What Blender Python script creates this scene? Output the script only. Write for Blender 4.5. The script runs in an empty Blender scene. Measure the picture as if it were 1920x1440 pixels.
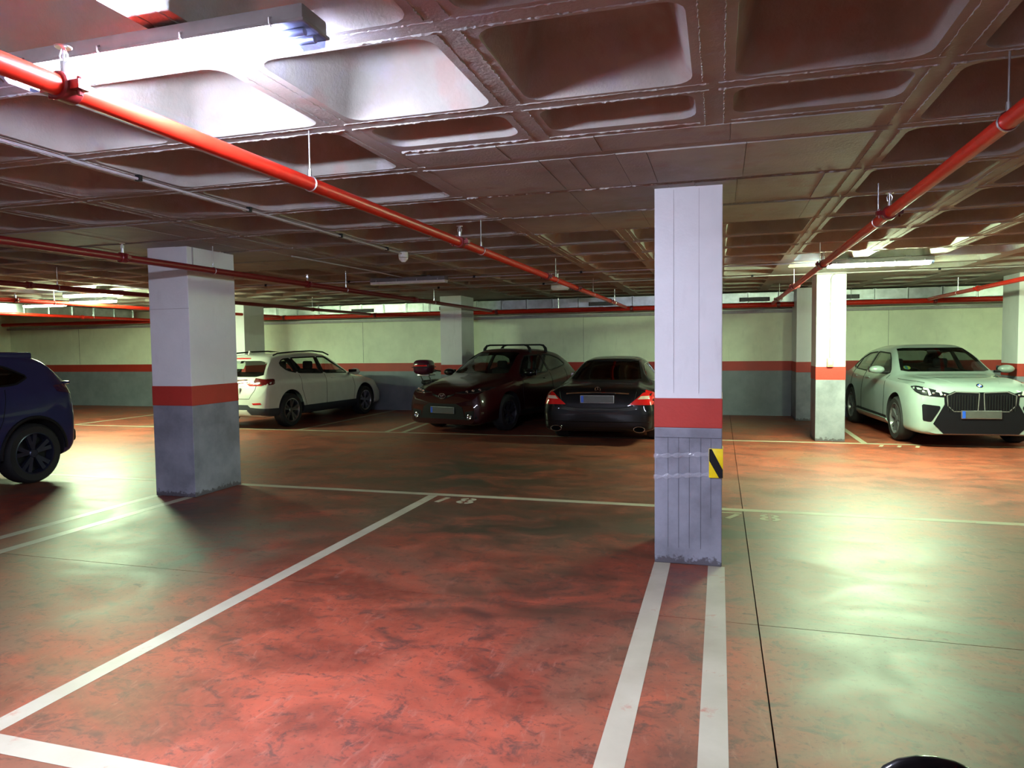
import bpy, bmesh, math, random
from math import sin, cos, pi, radians, sqrt
from mathutils import Vector, Matrix
from mathutils.bvhtree import BVHTree
from mathutils.geometry import delaunay_2d_cdt, barycentric_transform
random.seed(7)
S = bpy.context.scene
COL = S.collection
# ---------------------------------------------------------------- camera
cam = bpy.data.cameras.new('camera'); camo = bpy.data.objects.new('camera', cam); COL.objects.link(camo)
cam.sensor_width = 36.0; cam.lens = 24.755; cam.clip_start = 0.05; cam.clip_end = 200
YAW, PIT, ROL = 0.28745, 0.0533, -0.01209
_f = Vector((-sin(YAW)*cos(PIT), cos(YAW)*cos(PIT), -sin(PIT)))
_r = Vector((cos(YAW), sin(YAW), 0)); _u = _r.cross(_f)
_r2 = cos(ROL)*_r + sin(ROL)*_u; _u2 = -sin(ROL)*_r + cos(ROL)*_u
M = Matrix((_r2, _u2, -_f)).transposed().to_4x4(); M.translation = Vector((0, 0, 1.6))
camo.matrix_world = M
S.camera = camo
# ---------------------------------------------------------------- world, exposure
W = bpy.data.worlds.new('world'); S.world = W; W.use_nodes = True
W.node_tree.nodes['Background'].inputs[0].default_value = (0.05, 0.045, 0.06, 1)
W.node_tree.nodes['Background'].inputs[1].default_value = 0.3
S.view_settings.view_transform = 'Standard'; S.view_settings.look = 'None'
S.view_settings.exposure = 2.4; S.view_settings.gamma = 1.0
S.view_settings.use_curve_mapping = False
S.cycles.max_bounces = 8; S.cycles.diffuse_bounces = 5; S.cycles.glossy_bounces = 4
S.cycles.transparent_max_bounces = 12; S.cycles.use_denoising = True
S.cycles.sample_clamp_indirect = 6.0; S.cycles.caustics_reflective = False; S.cycles.caustics_refractive = False
# strength and colour of the ceiling luminaires
L_NEAR = (0.72, 0.77, 1.0); L_FAR = (0.74, 1.0, 0.60)
P_NEAR = 100.0; P_FAR = 140.0; P_BACK = 48.0
# ---------------------------------------------------------------- materials
def nt(name):
    m = bpy.data.materials.new(name); m.use_nodes = True
    t = m.node_tree; b = t.nodes['Principled BSDF']
    return m, t, b
def nd(t, typ, **kw):
    n = t.nodes.new(typ)
    for k, v in kw.items():
        if k in n.inputs: n.inputs[k].default_value = v
        else: setattr(n, k, v)
    return n
def rgb(c): return (c[0], c[1], c[2], 1.0)
def pos(t, scale=(1, 1, 1)):
    g = t.nodes.new('ShaderNodeNewGeometry')
    mp = t.nodes.new('ShaderNodeMapping'); mp.inputs['Scale'].default_value = scale
    t.links.new(g.outputs['Position'], mp.inputs['Vector'])
    return mp.outputs[0]
def noise(t, v, scale, detail=4, rough=.55, dist=0.0):
    n = t.nodes.new('ShaderNodeTexNoise'); n.inputs['Scale'].default_value = scale
    n.inputs['Detail'].default_value = detail; n.inputs['Roughness'].default_value = rough
    n.inputs['Distortion'].default_value = dist
    t.links.new(v, n.inputs['Vector']); return n.outputs[0]
def ramp(t, f, a, b, ca=(0, 0, 0), cb=(1, 1, 1)):
    r = t.nodes.new('ShaderNodeValToRGB'); e = r.color_ramp.elements
    e[0].position = a; e[1].position = b; e[0].color = rgb(ca); e[1].color = rgb(cb)
    t.links.new(f, r.inputs[0]); return r.outputs[0]
def mixc(t, f, a, b, mode='MIX'):
    m = t.nodes.new('ShaderNodeMix'); m.data_type = 'RGBA'; m.blend_type = mode
    for s, v in ((m.inputs[0], f), (m.inputs[6], a), (m.inputs[7], b)):
        if isinstance(v, tuple): s.default_value = rgb(v)
        elif isinstance(v, (int, float)): s.default_value = v
        else: t.links.new(v, s)
    return m.outputs[2]
def bump(t, b, h, strength=.3, dist=.01):
    n = t.nodes.new('ShaderNodeBump'); n.inputs['Strength'].default_value = strength
    n.inputs['Distance'].default_value = dist
    t.links.new(h, n.inputs['Height']); t.links.new(n.outputs[0], b.inputs['Normal'])
def plain(name, c, rough=.5, metal=0.0, coat=0.0, spec=.5):
    m, t, b = nt(name)
    b.inputs['Base Color'].default_value = rgb(c); b.inputs['Roughness'].default_value = rough
    b.inputs['Metallic'].default_value = metal; b.inputs['Coat Weight'].default_value = coat
    b.inputs['Coat Roughness'].default_value = .04
    b.inputs['Specular IOR Level'].default_value = spec
    v = pos(t); n = noise(t, v, 14, 3)
    c2 = tuple(x*.82 for x in c)
    t.links.new(ramp(t, n, .3, .7, c2, c), b.inputs['Base Color'])
    return m
def painted(name, c, dirt=.75, rough=.6, scale=3.0):
    m, t, b = nt(name)
    v = pos(t); n1 = noise(t, v, scale, 6, .6); n2 = noise(t, pos(t, (1, 1, .25)), 9, 4)
    c2 = tuple(x*dirt for x in c)
    base = ramp(t, n1, .35, .65, c2, c)
    base = mixc(t, ramp(t, n2, .60, .80, (0, 0, 0), (.5, .5, .5)), base, tuple(x*.75 for x in c))
    t.links.new(base, b.inputs['Base Color']); b.inputs['Roughness'].default_value = rough
    bump(t, b, noise(t, v, 45, 5), .25, .006)
    return m
def metalmat(name, c, rough=.35):
    m, t, b = nt(name); b.inputs['Metallic'].default_value = 1.0
    v = pos(t); n = noise(t, v, 7, 4)
    t.links.new(ramp(t, n, .3, .7, tuple(x*.7 for x in c), c), b.inputs['Base Color'])
    b.inputs['Roughness'].default_value = rough
    return m
def emit(name, c, s):
    m, t, b = nt(name)
    b.inputs['Base Color'].default_value = rgb(c); b.inputs['Emission Color'].default_value = rgb(c)
    b.inputs['Emission Strength'].default_value = s; return m
def glassmat(name, tint=(.35, .38, .42), rough=.02, spec=1.0):
    m, t, b = nt(name); t.nodes.remove(b); out = t.nodes['Material Output']
    tr = t.nodes.new('ShaderNodeBsdfTransparent'); tr.inputs[0].default_value = rgb(tint)
    gl = t.nodes.new('ShaderNodeBsdfGlossy'); gl.inputs['Roughness'].default_value = rough
    gl.inputs[0].default_value = (spec, spec, spec, 1)
    lw = t.nodes.new('ShaderNodeLayerWeight'); lw.inputs[0].default_value = .5
    pw = nd(t, 'ShaderNodeMath', operation='POWER'); t.links.new(lw.outputs['Facing'], pw.inputs[0]); pw.inputs[1].default_value = 4.0
    fr = nd(t, 'ShaderNodeMath', operation='MULTIPLY_ADD'); t.links.new(pw.outputs[0], fr.inputs[0]); fr.inputs[1].default_value = .75; fr.inputs[2].default_value = .045
    mx = t.nodes.new('ShaderNodeMixShader')
    t.links.new(fr.outputs[0], mx.inputs[0]); t.links.new(tr.outputs[0], mx.inputs[1]); t.links.new(gl.outputs[0], mx.inputs[2])
    t.links.new(mx.outputs[0], out.inputs[0]); return m

def concrete_mat():
    m, t, b = nt('raw_concrete')
    v = pos(t)
    n1 = noise(t, v, 1.1, 6, .6); n2 = noise(t, v, 5.5, 6, .65); n3 = noise(t, v, 60, 4)
    base = ramp(t, n1, .3, .7, (.24, .24, .21), (.42, .415, .37))
    base = mixc(t, ramp(t, n2, .5, .68), base, (.34, .335, .35))
    base = mixc(t, ramp(t, noise(t, v, 2.6, 3), .58, .66), base, (.33, .27, .235))
    t.links.new(base, b.inputs['Base Color']); b.inputs['Roughness'].default_value = .72
    mx = t.nodes.new('ShaderNodeMath'); mx.operation = 'ADD'
    t.links.new(n2, mx.inputs[0]); t.links.new(n3, mx.inputs[1])
    bump(t, b, mx.outputs[0], .35, .008)
    return m
def floor_mat():
    m, t, b = nt('red_polished_concrete')
    v = pos(t); vs = pos(t, (.8, 1.15, 1))
    big = noise(t, v, .55, 6, .62, .6); med = noise(t, vs, 1.9, 8, .66, .8); fine = noise(t, v, 14, 6, .6)
    base = ramp(t, med, .38, .62, (.14, .024, .012), (.34, .060, .026))
    base = mixc(t, ramp(t, fine, .45, .72, (0, 0, 0), (.5, .5, .5)), base, (.27, .070, .038))
    # worn grey green areas of the screed
    worn = ramp(t, big, .50, .66, (0, 0, 0), (.75, .75, .75))
    base = mixc(t, worn, base, (.14, .085, .050))
    smear = ramp(t, noise(t, vs, 7.5, 8, .74, .9), .52, .63, (0, 0, 0), (.80, .80, .80))
    base = mixc(t, smear, base, (.070, .026, .018))
    scuff = ramp(t, noise(t, pos(t, (2.2, .6, 1)), 7.0, 8, .75, 1.2), .56, .68, (0, 0, 0), (.55, .55, .55))
    base = mixc(t, scuff, base, (.32, .13, .09))
    g = t.nodes.new('ShaderNodeNewGeometry'); sx = t.nodes.new('ShaderNodeSeparateXYZ')
    t.links.new(g.outputs['Position'], sx.inputs[0])
    def gauss(out, c, w):
        a = nd(t, 'ShaderNodeMath', operation='SUBTRACT'); t.links.new(out, a.inputs[0]); a.inputs[1].default_value = c
        d = nd(t, 'ShaderNodeMath', operation='DIVIDE'); t.links.new(a.outputs[0], d.inputs[0]); d.inputs[1].default_value = w
        s = nd(t, 'ShaderNodeMath', operation='MULTIPLY'); t.links.new(d.outputs[0], s.inputs[0]); t.links.new(d.outputs[0], s.inputs[1])
        return s.outputs[0]
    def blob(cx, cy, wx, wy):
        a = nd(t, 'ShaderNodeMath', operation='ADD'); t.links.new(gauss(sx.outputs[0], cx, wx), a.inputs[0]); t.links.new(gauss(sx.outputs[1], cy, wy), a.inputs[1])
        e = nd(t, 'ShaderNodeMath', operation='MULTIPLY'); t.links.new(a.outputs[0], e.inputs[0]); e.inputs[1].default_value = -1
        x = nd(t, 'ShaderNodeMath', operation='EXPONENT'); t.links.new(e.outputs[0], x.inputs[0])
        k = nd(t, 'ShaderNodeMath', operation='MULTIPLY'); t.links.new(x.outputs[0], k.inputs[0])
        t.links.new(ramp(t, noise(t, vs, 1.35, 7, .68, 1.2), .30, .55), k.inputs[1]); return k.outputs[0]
    for cx, cy, wx, wy in ((-2.9, 8.4, 2.1, 2.0), (-2.0, 6.0, 1.5, .9), (-.2, 6.2, .9, .8), (-5.1, 5.4, 1.0, 1.0), (-1.1, 4.4, .6, .6)):  # darker blotches at set spots, broken up by noise
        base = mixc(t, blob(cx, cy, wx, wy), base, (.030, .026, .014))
    for cx, cy, wx, wy in ((1.05, 3.9, .95, 1.3), (-4.0, 4.6, .7, 1.2)):  # green lamp reflections put into the colour of the worn floor
        base = mixc(t, blob(cx, cy, wx, wy), base, (.10, .125, .075))
    # an oil ring left under a parked engine, and small drips
    rx = gauss(sx.outputs[0], -1.58, .36); ry = gauss(sx.outputs[1], 3.70, .26)
    q = nd(t, 'ShaderNodeMath', operation='ADD'); t.links.new(rx, q.inputs[0]); t.links.new(ry, q.inputs[1])
    nq = nd(t, 'ShaderNodeMath', operation='MULTIPLY_ADD'); t.links.new(noise(t, v, 7, 5, .6), nq.inputs[0]); nq.inputs[1].default_value = 1.9; t.links.new(q.outputs[0], nq.inputs[2])
    rr_ = t.nodes.new('ShaderNodeValToRGB'); e = rr_.color_ramp.elements; e[0].position = .0; e[1].position = 1.0; e[0].color = e[1].color = (0, 0, 0, 1)
    dv = nd(t, 'ShaderNodeMath', operation='DIVIDE'); t.links.new(nq.outputs[0], dv.inputs[0]); dv.inputs[1].default_value = 3.8
    for p_, c_ in ((.40, 0.0), (.50, .75), (.56, .6), (.66, 0.0)):
        el = rr_.color_ramp.elements.new(p_); el.color = (c_, c_, c_, 1)
    t.links.new(dv.outputs[0], rr_.inputs[0])
    cut = mixc(t, ramp(t, noise(t, v, 3.1, 4, .6), .42, .56), (0., 0., 0.), rr_.outputs[0])
    base = mixc(t, cut, base, (.05, .018, .012))
    spots = ramp(t, noise(t, v, 6.5, 3, .5, 1.5), .70, .74)
    base = mixc(t, spots, base, (.09, .03, .02))
    speck = ramp(t, noise(t, v, 30, 4, .7), .56, .68, (0, 0, 0), (.7, .7, .7))
    base = mixc(t, speck, base, (.07, .022, .014))
    t.links.new(base, b.inputs['Base Color'])
    rr = ramp(t, med, .3, .7, (.43, .43, .43), (.58, .58, .58))
    t.links.new(rr, b.inputs['Roughness'])
    b.inputs['Specular IOR Level'].default_value = .75
    bump(t, b, fine, .10, .004)
    return m
def line_mat():
    m, t, b = nt('worn_road_paint')
    v = pos(t); n = noise(t, v, 5, 7, .7, .4)
    c = ramp(t, noise(t, v, 2.2, 5), .3, .7, (.34, .30, .22), (.46, .42, .32))
    c = mixc(t, ramp(t, n, .60, .74), c, (.40, .13, .08))
    t.links.new(c, b.inputs['Base Color']); b.inputs['Roughness'].default_value = .42
    return m
MC = concrete_mat(); MF = floor_mat(); ML = line_mat()
MW = painted('white_wall_paint', (.86, .92, .72), .9); MR = painted('red_band_paint', (.46, .035, .022), .85, .5)
MG = painted('grey_blue_wall_paint', (.235, .26, .30), .8)
MCW = painted('white_column_paint', (.76, .78, .80), .94, .5)
MCG = painted('grey_blue_column_paint', (.26, .27, .32), .62)
def grime(m):
    # scuffed dirty foot with an irregular upper edge
    t = m.node_tree; b = t.nodes['Principled BSDF']; src = b.inputs['Base Color'].links[0].from_socket
    g = t.nodes.new('ShaderNodeNewGeometry'); x = t.nodes.new('ShaderNodeSeparateXYZ'); t.links.new(g.outputs['Position'], x.inputs[0])
    n = noise(t, pos(t), 22, 6, .7)
    a = nd(t, 'ShaderNodeMath', operation='MULTIPLY_ADD'); t.links.new(n, a.inputs[0]); a.inputs[1].default_value = -.22; t.links.new(x.outputs[2], a.inputs[2])
    f = ramp(t, a.outputs[0], 0.0, .02, (.8, .8, .8), (0, 0, 0))
    sh = nd(t, 'ShaderNodeMath', operation='ADD'); t.links.new(a.outputs[0], sh.inputs[0]); sh.inputs[1].default_value = .075
    t.links.new(sh.outputs[0], f.node.inputs[0])
    t.links.new(mixc(t, f, src, (.05, .04, .045)), b.inputs['Base Color'])
grime(MCG)
MP = plain('red_enamel_pipe', (.62, .022, .009), .38, spec=.3)
MPD = plain('dark_red_enamel', (.19, .012, .014), .35)
MZ = metalmat('galvanised_sheet', (.62, .66, .66), .38)
MST = metalmat('zinc_hanger', (.75, .76, .80), .3)
MGP = plain('grey_plastic', (.20, .19, .20), .5); MWP = plain('white_plastic', (.78, .78, .74), .4)
MCO = plain('grey_conduit', (.42, .40, .42), .45); MBL = plain('black_plastic', (.010, .010, .012), .5, spec=.2)
MCRM = metalmat('chrome', (.85, .86, .9), .08); MRUB = plain('tyre_rubber', (.012, .012, .014), .75)
MDK = plain('car_interior', (.014, .013, .016), .8)
MGL = glassmat('tinted_glass', (.42, .46, .46)); MGLD = glassmat('dark_glass', (.10, .11, .13))
MCLR = glassmat('clear_cover', (.55, .60, .80), .08)
MRED = plain('red_lens', (.65, .012, .012), .12, 0, 1.0); MAMB = plain('pale_lens', (.75, .55, .45), .12, 0, 1.0)
MREF = metalmat('lamp_reflector', (.75, .78, .9), .15)
MPLATE = plain('grey_number_plate', (.085, .085, .088), .45); MPB = plain('blue_plate_band', (.02, .10, .65), .4)
MWPL = plain('white_number_plate', (.66, .68, .60), .4)
MYEL = plain('yellow_reflective', (.95, .72, .008), .35)
MSEAM = plain('column_seam', (.09, .09, .11), .7)

# ---------------------------------------------------------------- mesh builder
class MB:
    def __init__(s): s.v = []; s.f = []; s.m = []
    def add(s, vs, fs, mi=0):
        o = len(s.v); s.v += [tuple(v) for v in vs]
        s.f += [tuple(i+o for i in f) for f in fs]; s.m += [mi]*len(fs); return s
    def box(s, x0, x1, y0, y1, z0, z1, mi=0):
        v = [(x, y, z) for z in (z0, z1) for y in (y0, y1) for x in (x0, x1)]
        return s.add(v, [(0, 2, 3, 1), (4, 5, 7, 6), (0, 1, 5, 4), (2, 6, 7, 3), (0, 4, 6, 2), (1, 3, 7, 5)], mi)
    def rbox(s, x0, x1, y0, y1, z0, z1, r=.01, mi=0, seg=2):
        bm = bmesh.new(); bmesh.ops.create_cube(bm, size=1.0)
        for v in bm.verts:
            v.co = Vector(((x0+x1)/2+v.co.x*(x1-x0), (y0+y1)/2+v.co.y*(y1-y0), (z0+z1)/2+v.co.z*(z1-z0)))
        bmesh.ops.bevel(bm, geom=bm.edges[:], offset=r, segments=seg, affect='EDGES', profile=.5)
        return s.bm(bm, mi)
    def bm(s, bm, mi=0):
        bm.verts.index_update()
        s.add([v.co.copy() for v in bm.verts], [[v.index for v in f.verts] for f in bm.faces], mi); bm.free(); return s
    def tube(s, pts, r, n=12, mi=0, cap=True, closed=False):
        pts = [Vector(p) for p in pts]; rs = r if isinstance(r, (list, tuple)) else [r]*len(pts)
        N = len(pts); rings = []; up = None
        for i, p in enumerate(pts):
            a = pts[(i-1) % N] if (i or closed) else p; b = pts[(i+1) % N] if (i < N-1 or closed) else p
            d = (b-a).normalized()
            if up is None:
                up = Vector((0, 0, 1)) if abs(d.z) < .9 else Vector((1, 0, 0))
            x = d.cross(up).normalized(); up = x.cross(d).normalized()
            rings.append([p+(x*cos(2*pi*k/n)+up*sin(2*pi*k/n))*rs[i] for k in range(n)])
        vs = [v for R_ in rings for v in R_]; fs = []
        for i in range(N if closed else N-1):
            j = (i+1) % N
            for k in range(n):
                l = (k+1) % n; fs.append((i*n+k, i*n+l, j*n+l, j*n+k))
        if cap and not closed:
            fs.append(tuple(reversed(range(n)))); fs.append(tuple((N-1)*n+k for k in range(n)))
        return s.add(vs, fs, mi)
    def lathe(s, prof, c=(0, 0, 0), ax='z', n=24, mi=0, caps=True):
        # prof: list of (radius, height)
        vs = []; c = Vector(c)
        for r, h in prof:
            for k in range(n):
                a = 2*pi*k/n
                p = {'z': (r*cos(a), r*sin(a), h), 'x': (h, r*cos(a), r*sin(a)), 'y': (r*sin(a), h, r*cos(a))}[ax]
                vs.append(c+Vector(p))
        fs = []
        for i in range(len(prof)-1):
            for k in range(n):
                l = (k+1) % n; fs.append((i*n+k, i*n+l, (i+1)*n+l, (i+1)*n+k))
        if caps:
            fs.append(tuple(reversed(range(n)))); m_ = (len(prof)-1)*n; fs.append(tuple(m_+k for k in range(n)))
        return s.add(vs, fs, mi)
    def sph(s, c, r, n=12, mi=0):
        bm = bmesh.new(); bmesh.ops.create_uvsphere(bm, u_segments=n, v_segments=max(6, n//2), radius=1)
        rr = r if isinstance(r, (tuple, list)) else (r, r, r)
        for v in bm.verts: v.co = Vector((c[0]+v.co.x*rr[0], c[1]+v.co.y*rr[1], c[2]+v.co.z*rr[2]))
        return s.bm(bm, mi)
    def prism(s, poly, ax, a, b, mi=0):
        n = len(poly)
        def P(p, h): return {'z': (p[0], p[1], h), 'y': (p[0], h, p[1]), 'x': (h, p[0], p[1])}[ax]
        vs = [P(p, a) for p in poly]+[P(p, b) for p in poly]
        fs = [tuple(range(n)), tuple(reversed(range(n, 2*n)))]+[(i, i+n, (i+1) % n+n, (i+1) % n) for i in range(n)]
        return s.add(vs, fs, mi)
    def xf(s, mat): s.v = [tuple(mat @ Vector(v)) for v in s.v]; return s
    def build(s, name, mats, parent=None, smooth=False, ang=35, fix=True):
        me = bpy.data.meshes.new(name); me.from_pydata(s.v, [], s.f); me.validate()
        mats = mats if isinstance(mats, (list, tuple)) else [mats]
        for m in mats: me.materials.append(m)
        if len(me.polygons) == len(s.m): me.polygons.foreach_set('material_index', s.m)
        if fix:
            bm = bmesh.new(); bm.from_mesh(me); bmesh.ops.recalc_face_normals(bm, faces=bm.faces); bm.to_mesh(me); bm.free()
        if smooth:
            me.polygons.foreach_set('use_smooth', [True]*len(me.polygons)); me.set_sharp_from_angle(angle=radians(ang))
        me.update()
        o = bpy.data.objects.new(name, me); COL.objects.link(o)
        if parent: o.parent = parent
        return o
def thing(name, label, cat, loc=(0, 0, 0), rz=0, group=None):
    o = bpy.data.objects.new(name, None); COL.objects.link(o); o.empty_display_size = .1
    o.location = loc; o.rotation_euler = (0, 0, rz); tag(o, label, cat, group); return o
def tag(o, label, cat, group=None):
    o['label'] = label; o['category'] = cat
    if group: o['group'] = group
    return o
def struct(o): o['kind'] = 'structure'; return o
def stuff(o): o['kind'] = 'stuff'; return o

# ================================================================ SHELL
XL, XR, YB, YF = -21.0, 8.0, -7.0, 16.5
ZC = 2.72
# floor: base plus four cast slabs with saw cut joints, painted bay lines
fl = struct(MB().box(XL-.2, XR+.2, YB-.2, YF+.6, -.2, -.025).build('floor', MBL))
JX, JY, g = .215, 4.16, .0035
for x0, x1 in ((XL-.2, JX-g), (JX+g, XR+.2)):
    for y0, y1 in ((YB-.2, JY-g), (JY+g, YF+.6)):
        MB().box(x0, x1, y0, y1, -.025, 0).build('floor_slab', MF, fl)
def strip(p0, p1, w, z=.0012):
    a = Vector(p0+(0,)); b = Vector(p1+(0,)); d = (b-a).normalized(); n = Vector((-d.y, d.x, 0))*w/2
    q = [a-n, b-n, b+n, a+n]
    return MB().add([(p.x, p.y, 0.0002) for p in q]+[(p.x, p.y, z) for p in q],
                    [(3, 2, 1, 0), (4, 5, 6, 7), (0, 1, 5, 4), (1, 2, 6, 5), (2, 3, 7, 6), (3, 0, 4, 7)])
for p0, p1, w in [((-2.97, 2.15), (-2.97, 6.99), .105), ((-.40, -2), (-.40, 5.2), .115), ((-.02, -2), (-.02, 5.2), .115),
                  ((-5.55, 2.5), (-5.55, 6.3), .105), ((-5.97, 2.5), (-5.97, 6.3), .105),
                  ((-5.48, 7.05), (5.5, 7.05), .10), ((-12.5, 7.05), (-6.0, 7.05), .10),
                  ((-2.92, 2.09), (-.46, 2.09), .11), ((-8.55, 2.09), (-5.97, 2.09), .11),
                  ((-19, 11.97), (6.5, 12.22), .09), ((-8.0, 12.1), (-8.0, 16.4), .09), ((-5.75, 12.1), (-6.2, 16.4), .09), ((-6.1, 12.1), (-6.55, 16.4), .09),
                  ((-11.1, 12.0), (-11.1, 14.5), .09), ((-13.6, 12.0), (-13.6, 16.3), .09), ((-.6, 12.2), (-.6, 16.4), .09), ((2.2, 12.2), (2.2, 16.4), .09)]:
    strip(p0, p1, w).build('painted_line', ML, fl)
def numeral(strokes, loops):
    mb = MB()
    for (a, b, w) in strokes:
        s_ = strip(a, b, w, .0014); mb.add(s_.v, s_.f)
    for cx, cy, rx, ry, w in loops:   # stencilled half rings
        for s_ in (-1, 1):
            vs = []
            for k in range(13):
                t_ = -pi/2+.22+(pi-.44)*k/12
                for r_ in (1.0, 0.0):
                    vs.append((cx+s_*(rx-w*(1-r_))*cos(t_), cy+(ry-w*.9*(1-r_))*sin(t_)))
            n = len(vs); V = [(x, y, .0002) for x, y in vs]+[(x, y, .0014) for x, y in vs]; F = []
            for k in range(12):
                o = 2*k; F += [(o, o+1, o+3, o+2), (n+o, n+o+1, n+o+3, n+o+2), (o, o+2, n+o+2, n+o), (o+1, o+3, n+o+3, n+o+1)]
            F += [(0, 1, n+1, n), (n-2, n-1, 2*n-1, 2*n-2)]
            mb.add(V, F)
    return mb.build('painted_number', ML, fl)
# stencilled bay numbers, read from the photographer's side
numeral([((-2.815, 6.70), (-2.77, 6.93), .055)], [(-2.525, 6.765, .092, .072, .048), (-2.525, 6.885, .085, .062, .045)])
numeral([((.02, 6.91), (.20, 6.91), .035), ((.165, 6.86), (.07, 6.68), .05)], [(.445, 6.735, .092, .072, .048), (.445, 6.855, .085, .062, .045)])
numeral([((2.36+k*.25, 11.86), (2.42+k*.25, 12.05), .05) for k in range(3)], [])

# walls with painted bands
def wallband(o, fn):
    for nm, m, z0, z1, e in (('grey_band', MG, 0.0, 1.0, .003), ('red_band', MR, 1.0, 1.21, .004)): fn(z0, z1, e).build(nm, m, o)
w = struct(MB().box(XL-.2, XR+.2, YF, YF+.25, 0, 2.95).build('wall_back', MW))
wallband(w, lambda z0, z1, e: MB().box(XL, XR, YF-e, YF, z0, z1))
for x in (-18.3, -13.2, -8.9, -3.1, -.95, 3.4):
    MB().box(x-.002, x+.002, YF-.0045, YF-.0005, 1.22, 2.3).build('wall_joint', MBL, w)
w = struct(MB().box(XL-.2, XL, YB, YF, 0, 2.95).build('wall_left', MW)); wallband(w, lambda z0, z1, e: MB().box(XL, XL+e, YB, YF, z0, z1))
w = struct(MB().box(XR, XR+.2, YB, YF, 0, 2.95).build('wall_right', MW)); wallband(w, lambda z0, z1, e: MB().box(XR-e, XR, YB, YF, z0, z1))
w = struct(MB().box(XL-.2, XR+.2, YB-.2, YB, 0, 2.95).build('wall_front', MW)); wallband(w, lambda z0, z1, e: MB().box(XL, XR, YB, YB+e, z0, z1))
# ledge at the head of the back wall
struct(MB().box(XL, XR, YF-.10, YF, 2.27, 2.33).build('trim_1', MCO))

# waffle slab
PX, PY, PITCH = -1.83, 2.35, .9
def ctype(i, j):
    if 0 <= i <= 2 and 2 <= j <= 4: return 's'
    if 0 <= i <= 2 and j == 1: return 'h'
    if -6 <= i <= -4 and 3 <= j <= 6: return 's'
    if 3 <= i <= 4 and 10 <= j <= 12: return 's'
    if -5 <= i <= -4 and 12 <= j <= 14: return 's'
    if -11 <= i <= -10 and 12 <= j <= 14: return 's'
    if i >= 7 and 11 <= j <= 13: return 's'
    if j >= 15: return 's'
    return 'c'
def rrect(x0, x1, y0, y1, r, n=4):
    p = []
    for cx, cy, a0 in ((x1-r, y1-r, 0), (x0+r, y1-r, 90), (x0+r, y0+r, 180), (x1-r, y0+r, 270)):
        for k in range(n+1):
            a = radians(a0+90*k/n); p.append((cx+r*cos(a), cy+r*sin(a)))
    return p
cm = MB()
def coffer(cx0, cx1, cy0, cy1, ox0, ox1, oy0, oy1, n=4):
    # outer square ox/oy, pan opening cx/cy
    layers = [(0, 0, .085), (.006, .012, .085), (.020, .03, .085), (.095, .245, .09), (.115, .275, .10), (.15, .292, .10)]
    loops = []
    for ins, dz, r in layers:
        loops.append([(x, y, ZC+dz) for x, y in rrect(cx0+ins, cx1-ins, cy0+ins, cy1-ins, r, n)])
    m = len(loops[0]); o = len(cm.v)
    vs = [v for l in loops for v in l]+[(ox1, oy1, ZC), (ox0, oy1, ZC), (ox0, oy0, ZC), (ox1, oy0, ZC)]
    base = len(layers)*m; fs = []
    for L in range(len(layers)-1):
        for k in range(m):
            l = (k+1) % m; fs.append((L*m+k, L*m+l, (L+1)*m+l, (L+1)*m+k))
    for q in range(4):
        c = base+q
        for k in range(n): fs.append((c, q*(n+1)+k+1, q*(n+1)+k))
        nx = (q+1) % 4
        fs.append((c, base+nx, nx*(n+1), q*(n+1)+n))
    fs.append(tuple((len(layers)-1)*m+k for k in range(m)))
    cm.add(vs, fs)
i0, i1, j0, j1 = -22, 11, -4, 16
for i in range(i0, i1):
    for j in range(j0, j1):
        x0 = PX+PITCH*i; y0 = PY+PITCH*j; x1 = x0+PITCH; y1 = y0+PITCH
        ty = ctype(i, j); e = .085
        if ty == 'c': coffer(x0+e, x1-e, y0+e-.02, y1-e+.02, x0, x1, y0, y1, 4 if j < 9 else 2)
        elif ty == 'h':
            coffer(x0+e, x1-e, y0+e-.02, y0+.42, x0, x1, y0, y0+.48); cm.add([(x0, y0+.48, ZC), (x1, y0+.48, ZC), (x1, y1, ZC), (x0, y1, ZC)], [(0, 1, 2, 3)])
        else: cm.add([(x0, y0, ZC), (x1, y0, ZC), (x1, y1, ZC), (x0, y1, ZC)], [(0, 1, 2, 3)])
gx0, gx1, gy0, gy1 = PX+PITCH*i0, PX+PITCH*i1, PY+PITCH*j0, PY+PITCH*j1
for a in ((XL-.3, gx0, YB-.3, YF+.3), (gx1, XR+.3, YB-.3, YF+.3), (gx0, gx1, YB-.3, gy0), (gx0, gx1, gy1, YF+.3)):
    if a[1] > a[0] and a[3] > a[2]:
        cm.add([(a[0], a[2], ZC), (a[1], a[2], ZC), (a[1], a[3], ZC), (a[0], a[3], ZC)], [(0, 1, 2, 3)])
cm.box(XL-.3, XR+.3, YB-.3, YF+.3, 3.03, 3.2)
ce = struct(cm.build('ceiling', MC, smooth=True, ang=28, fix=False))
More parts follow.
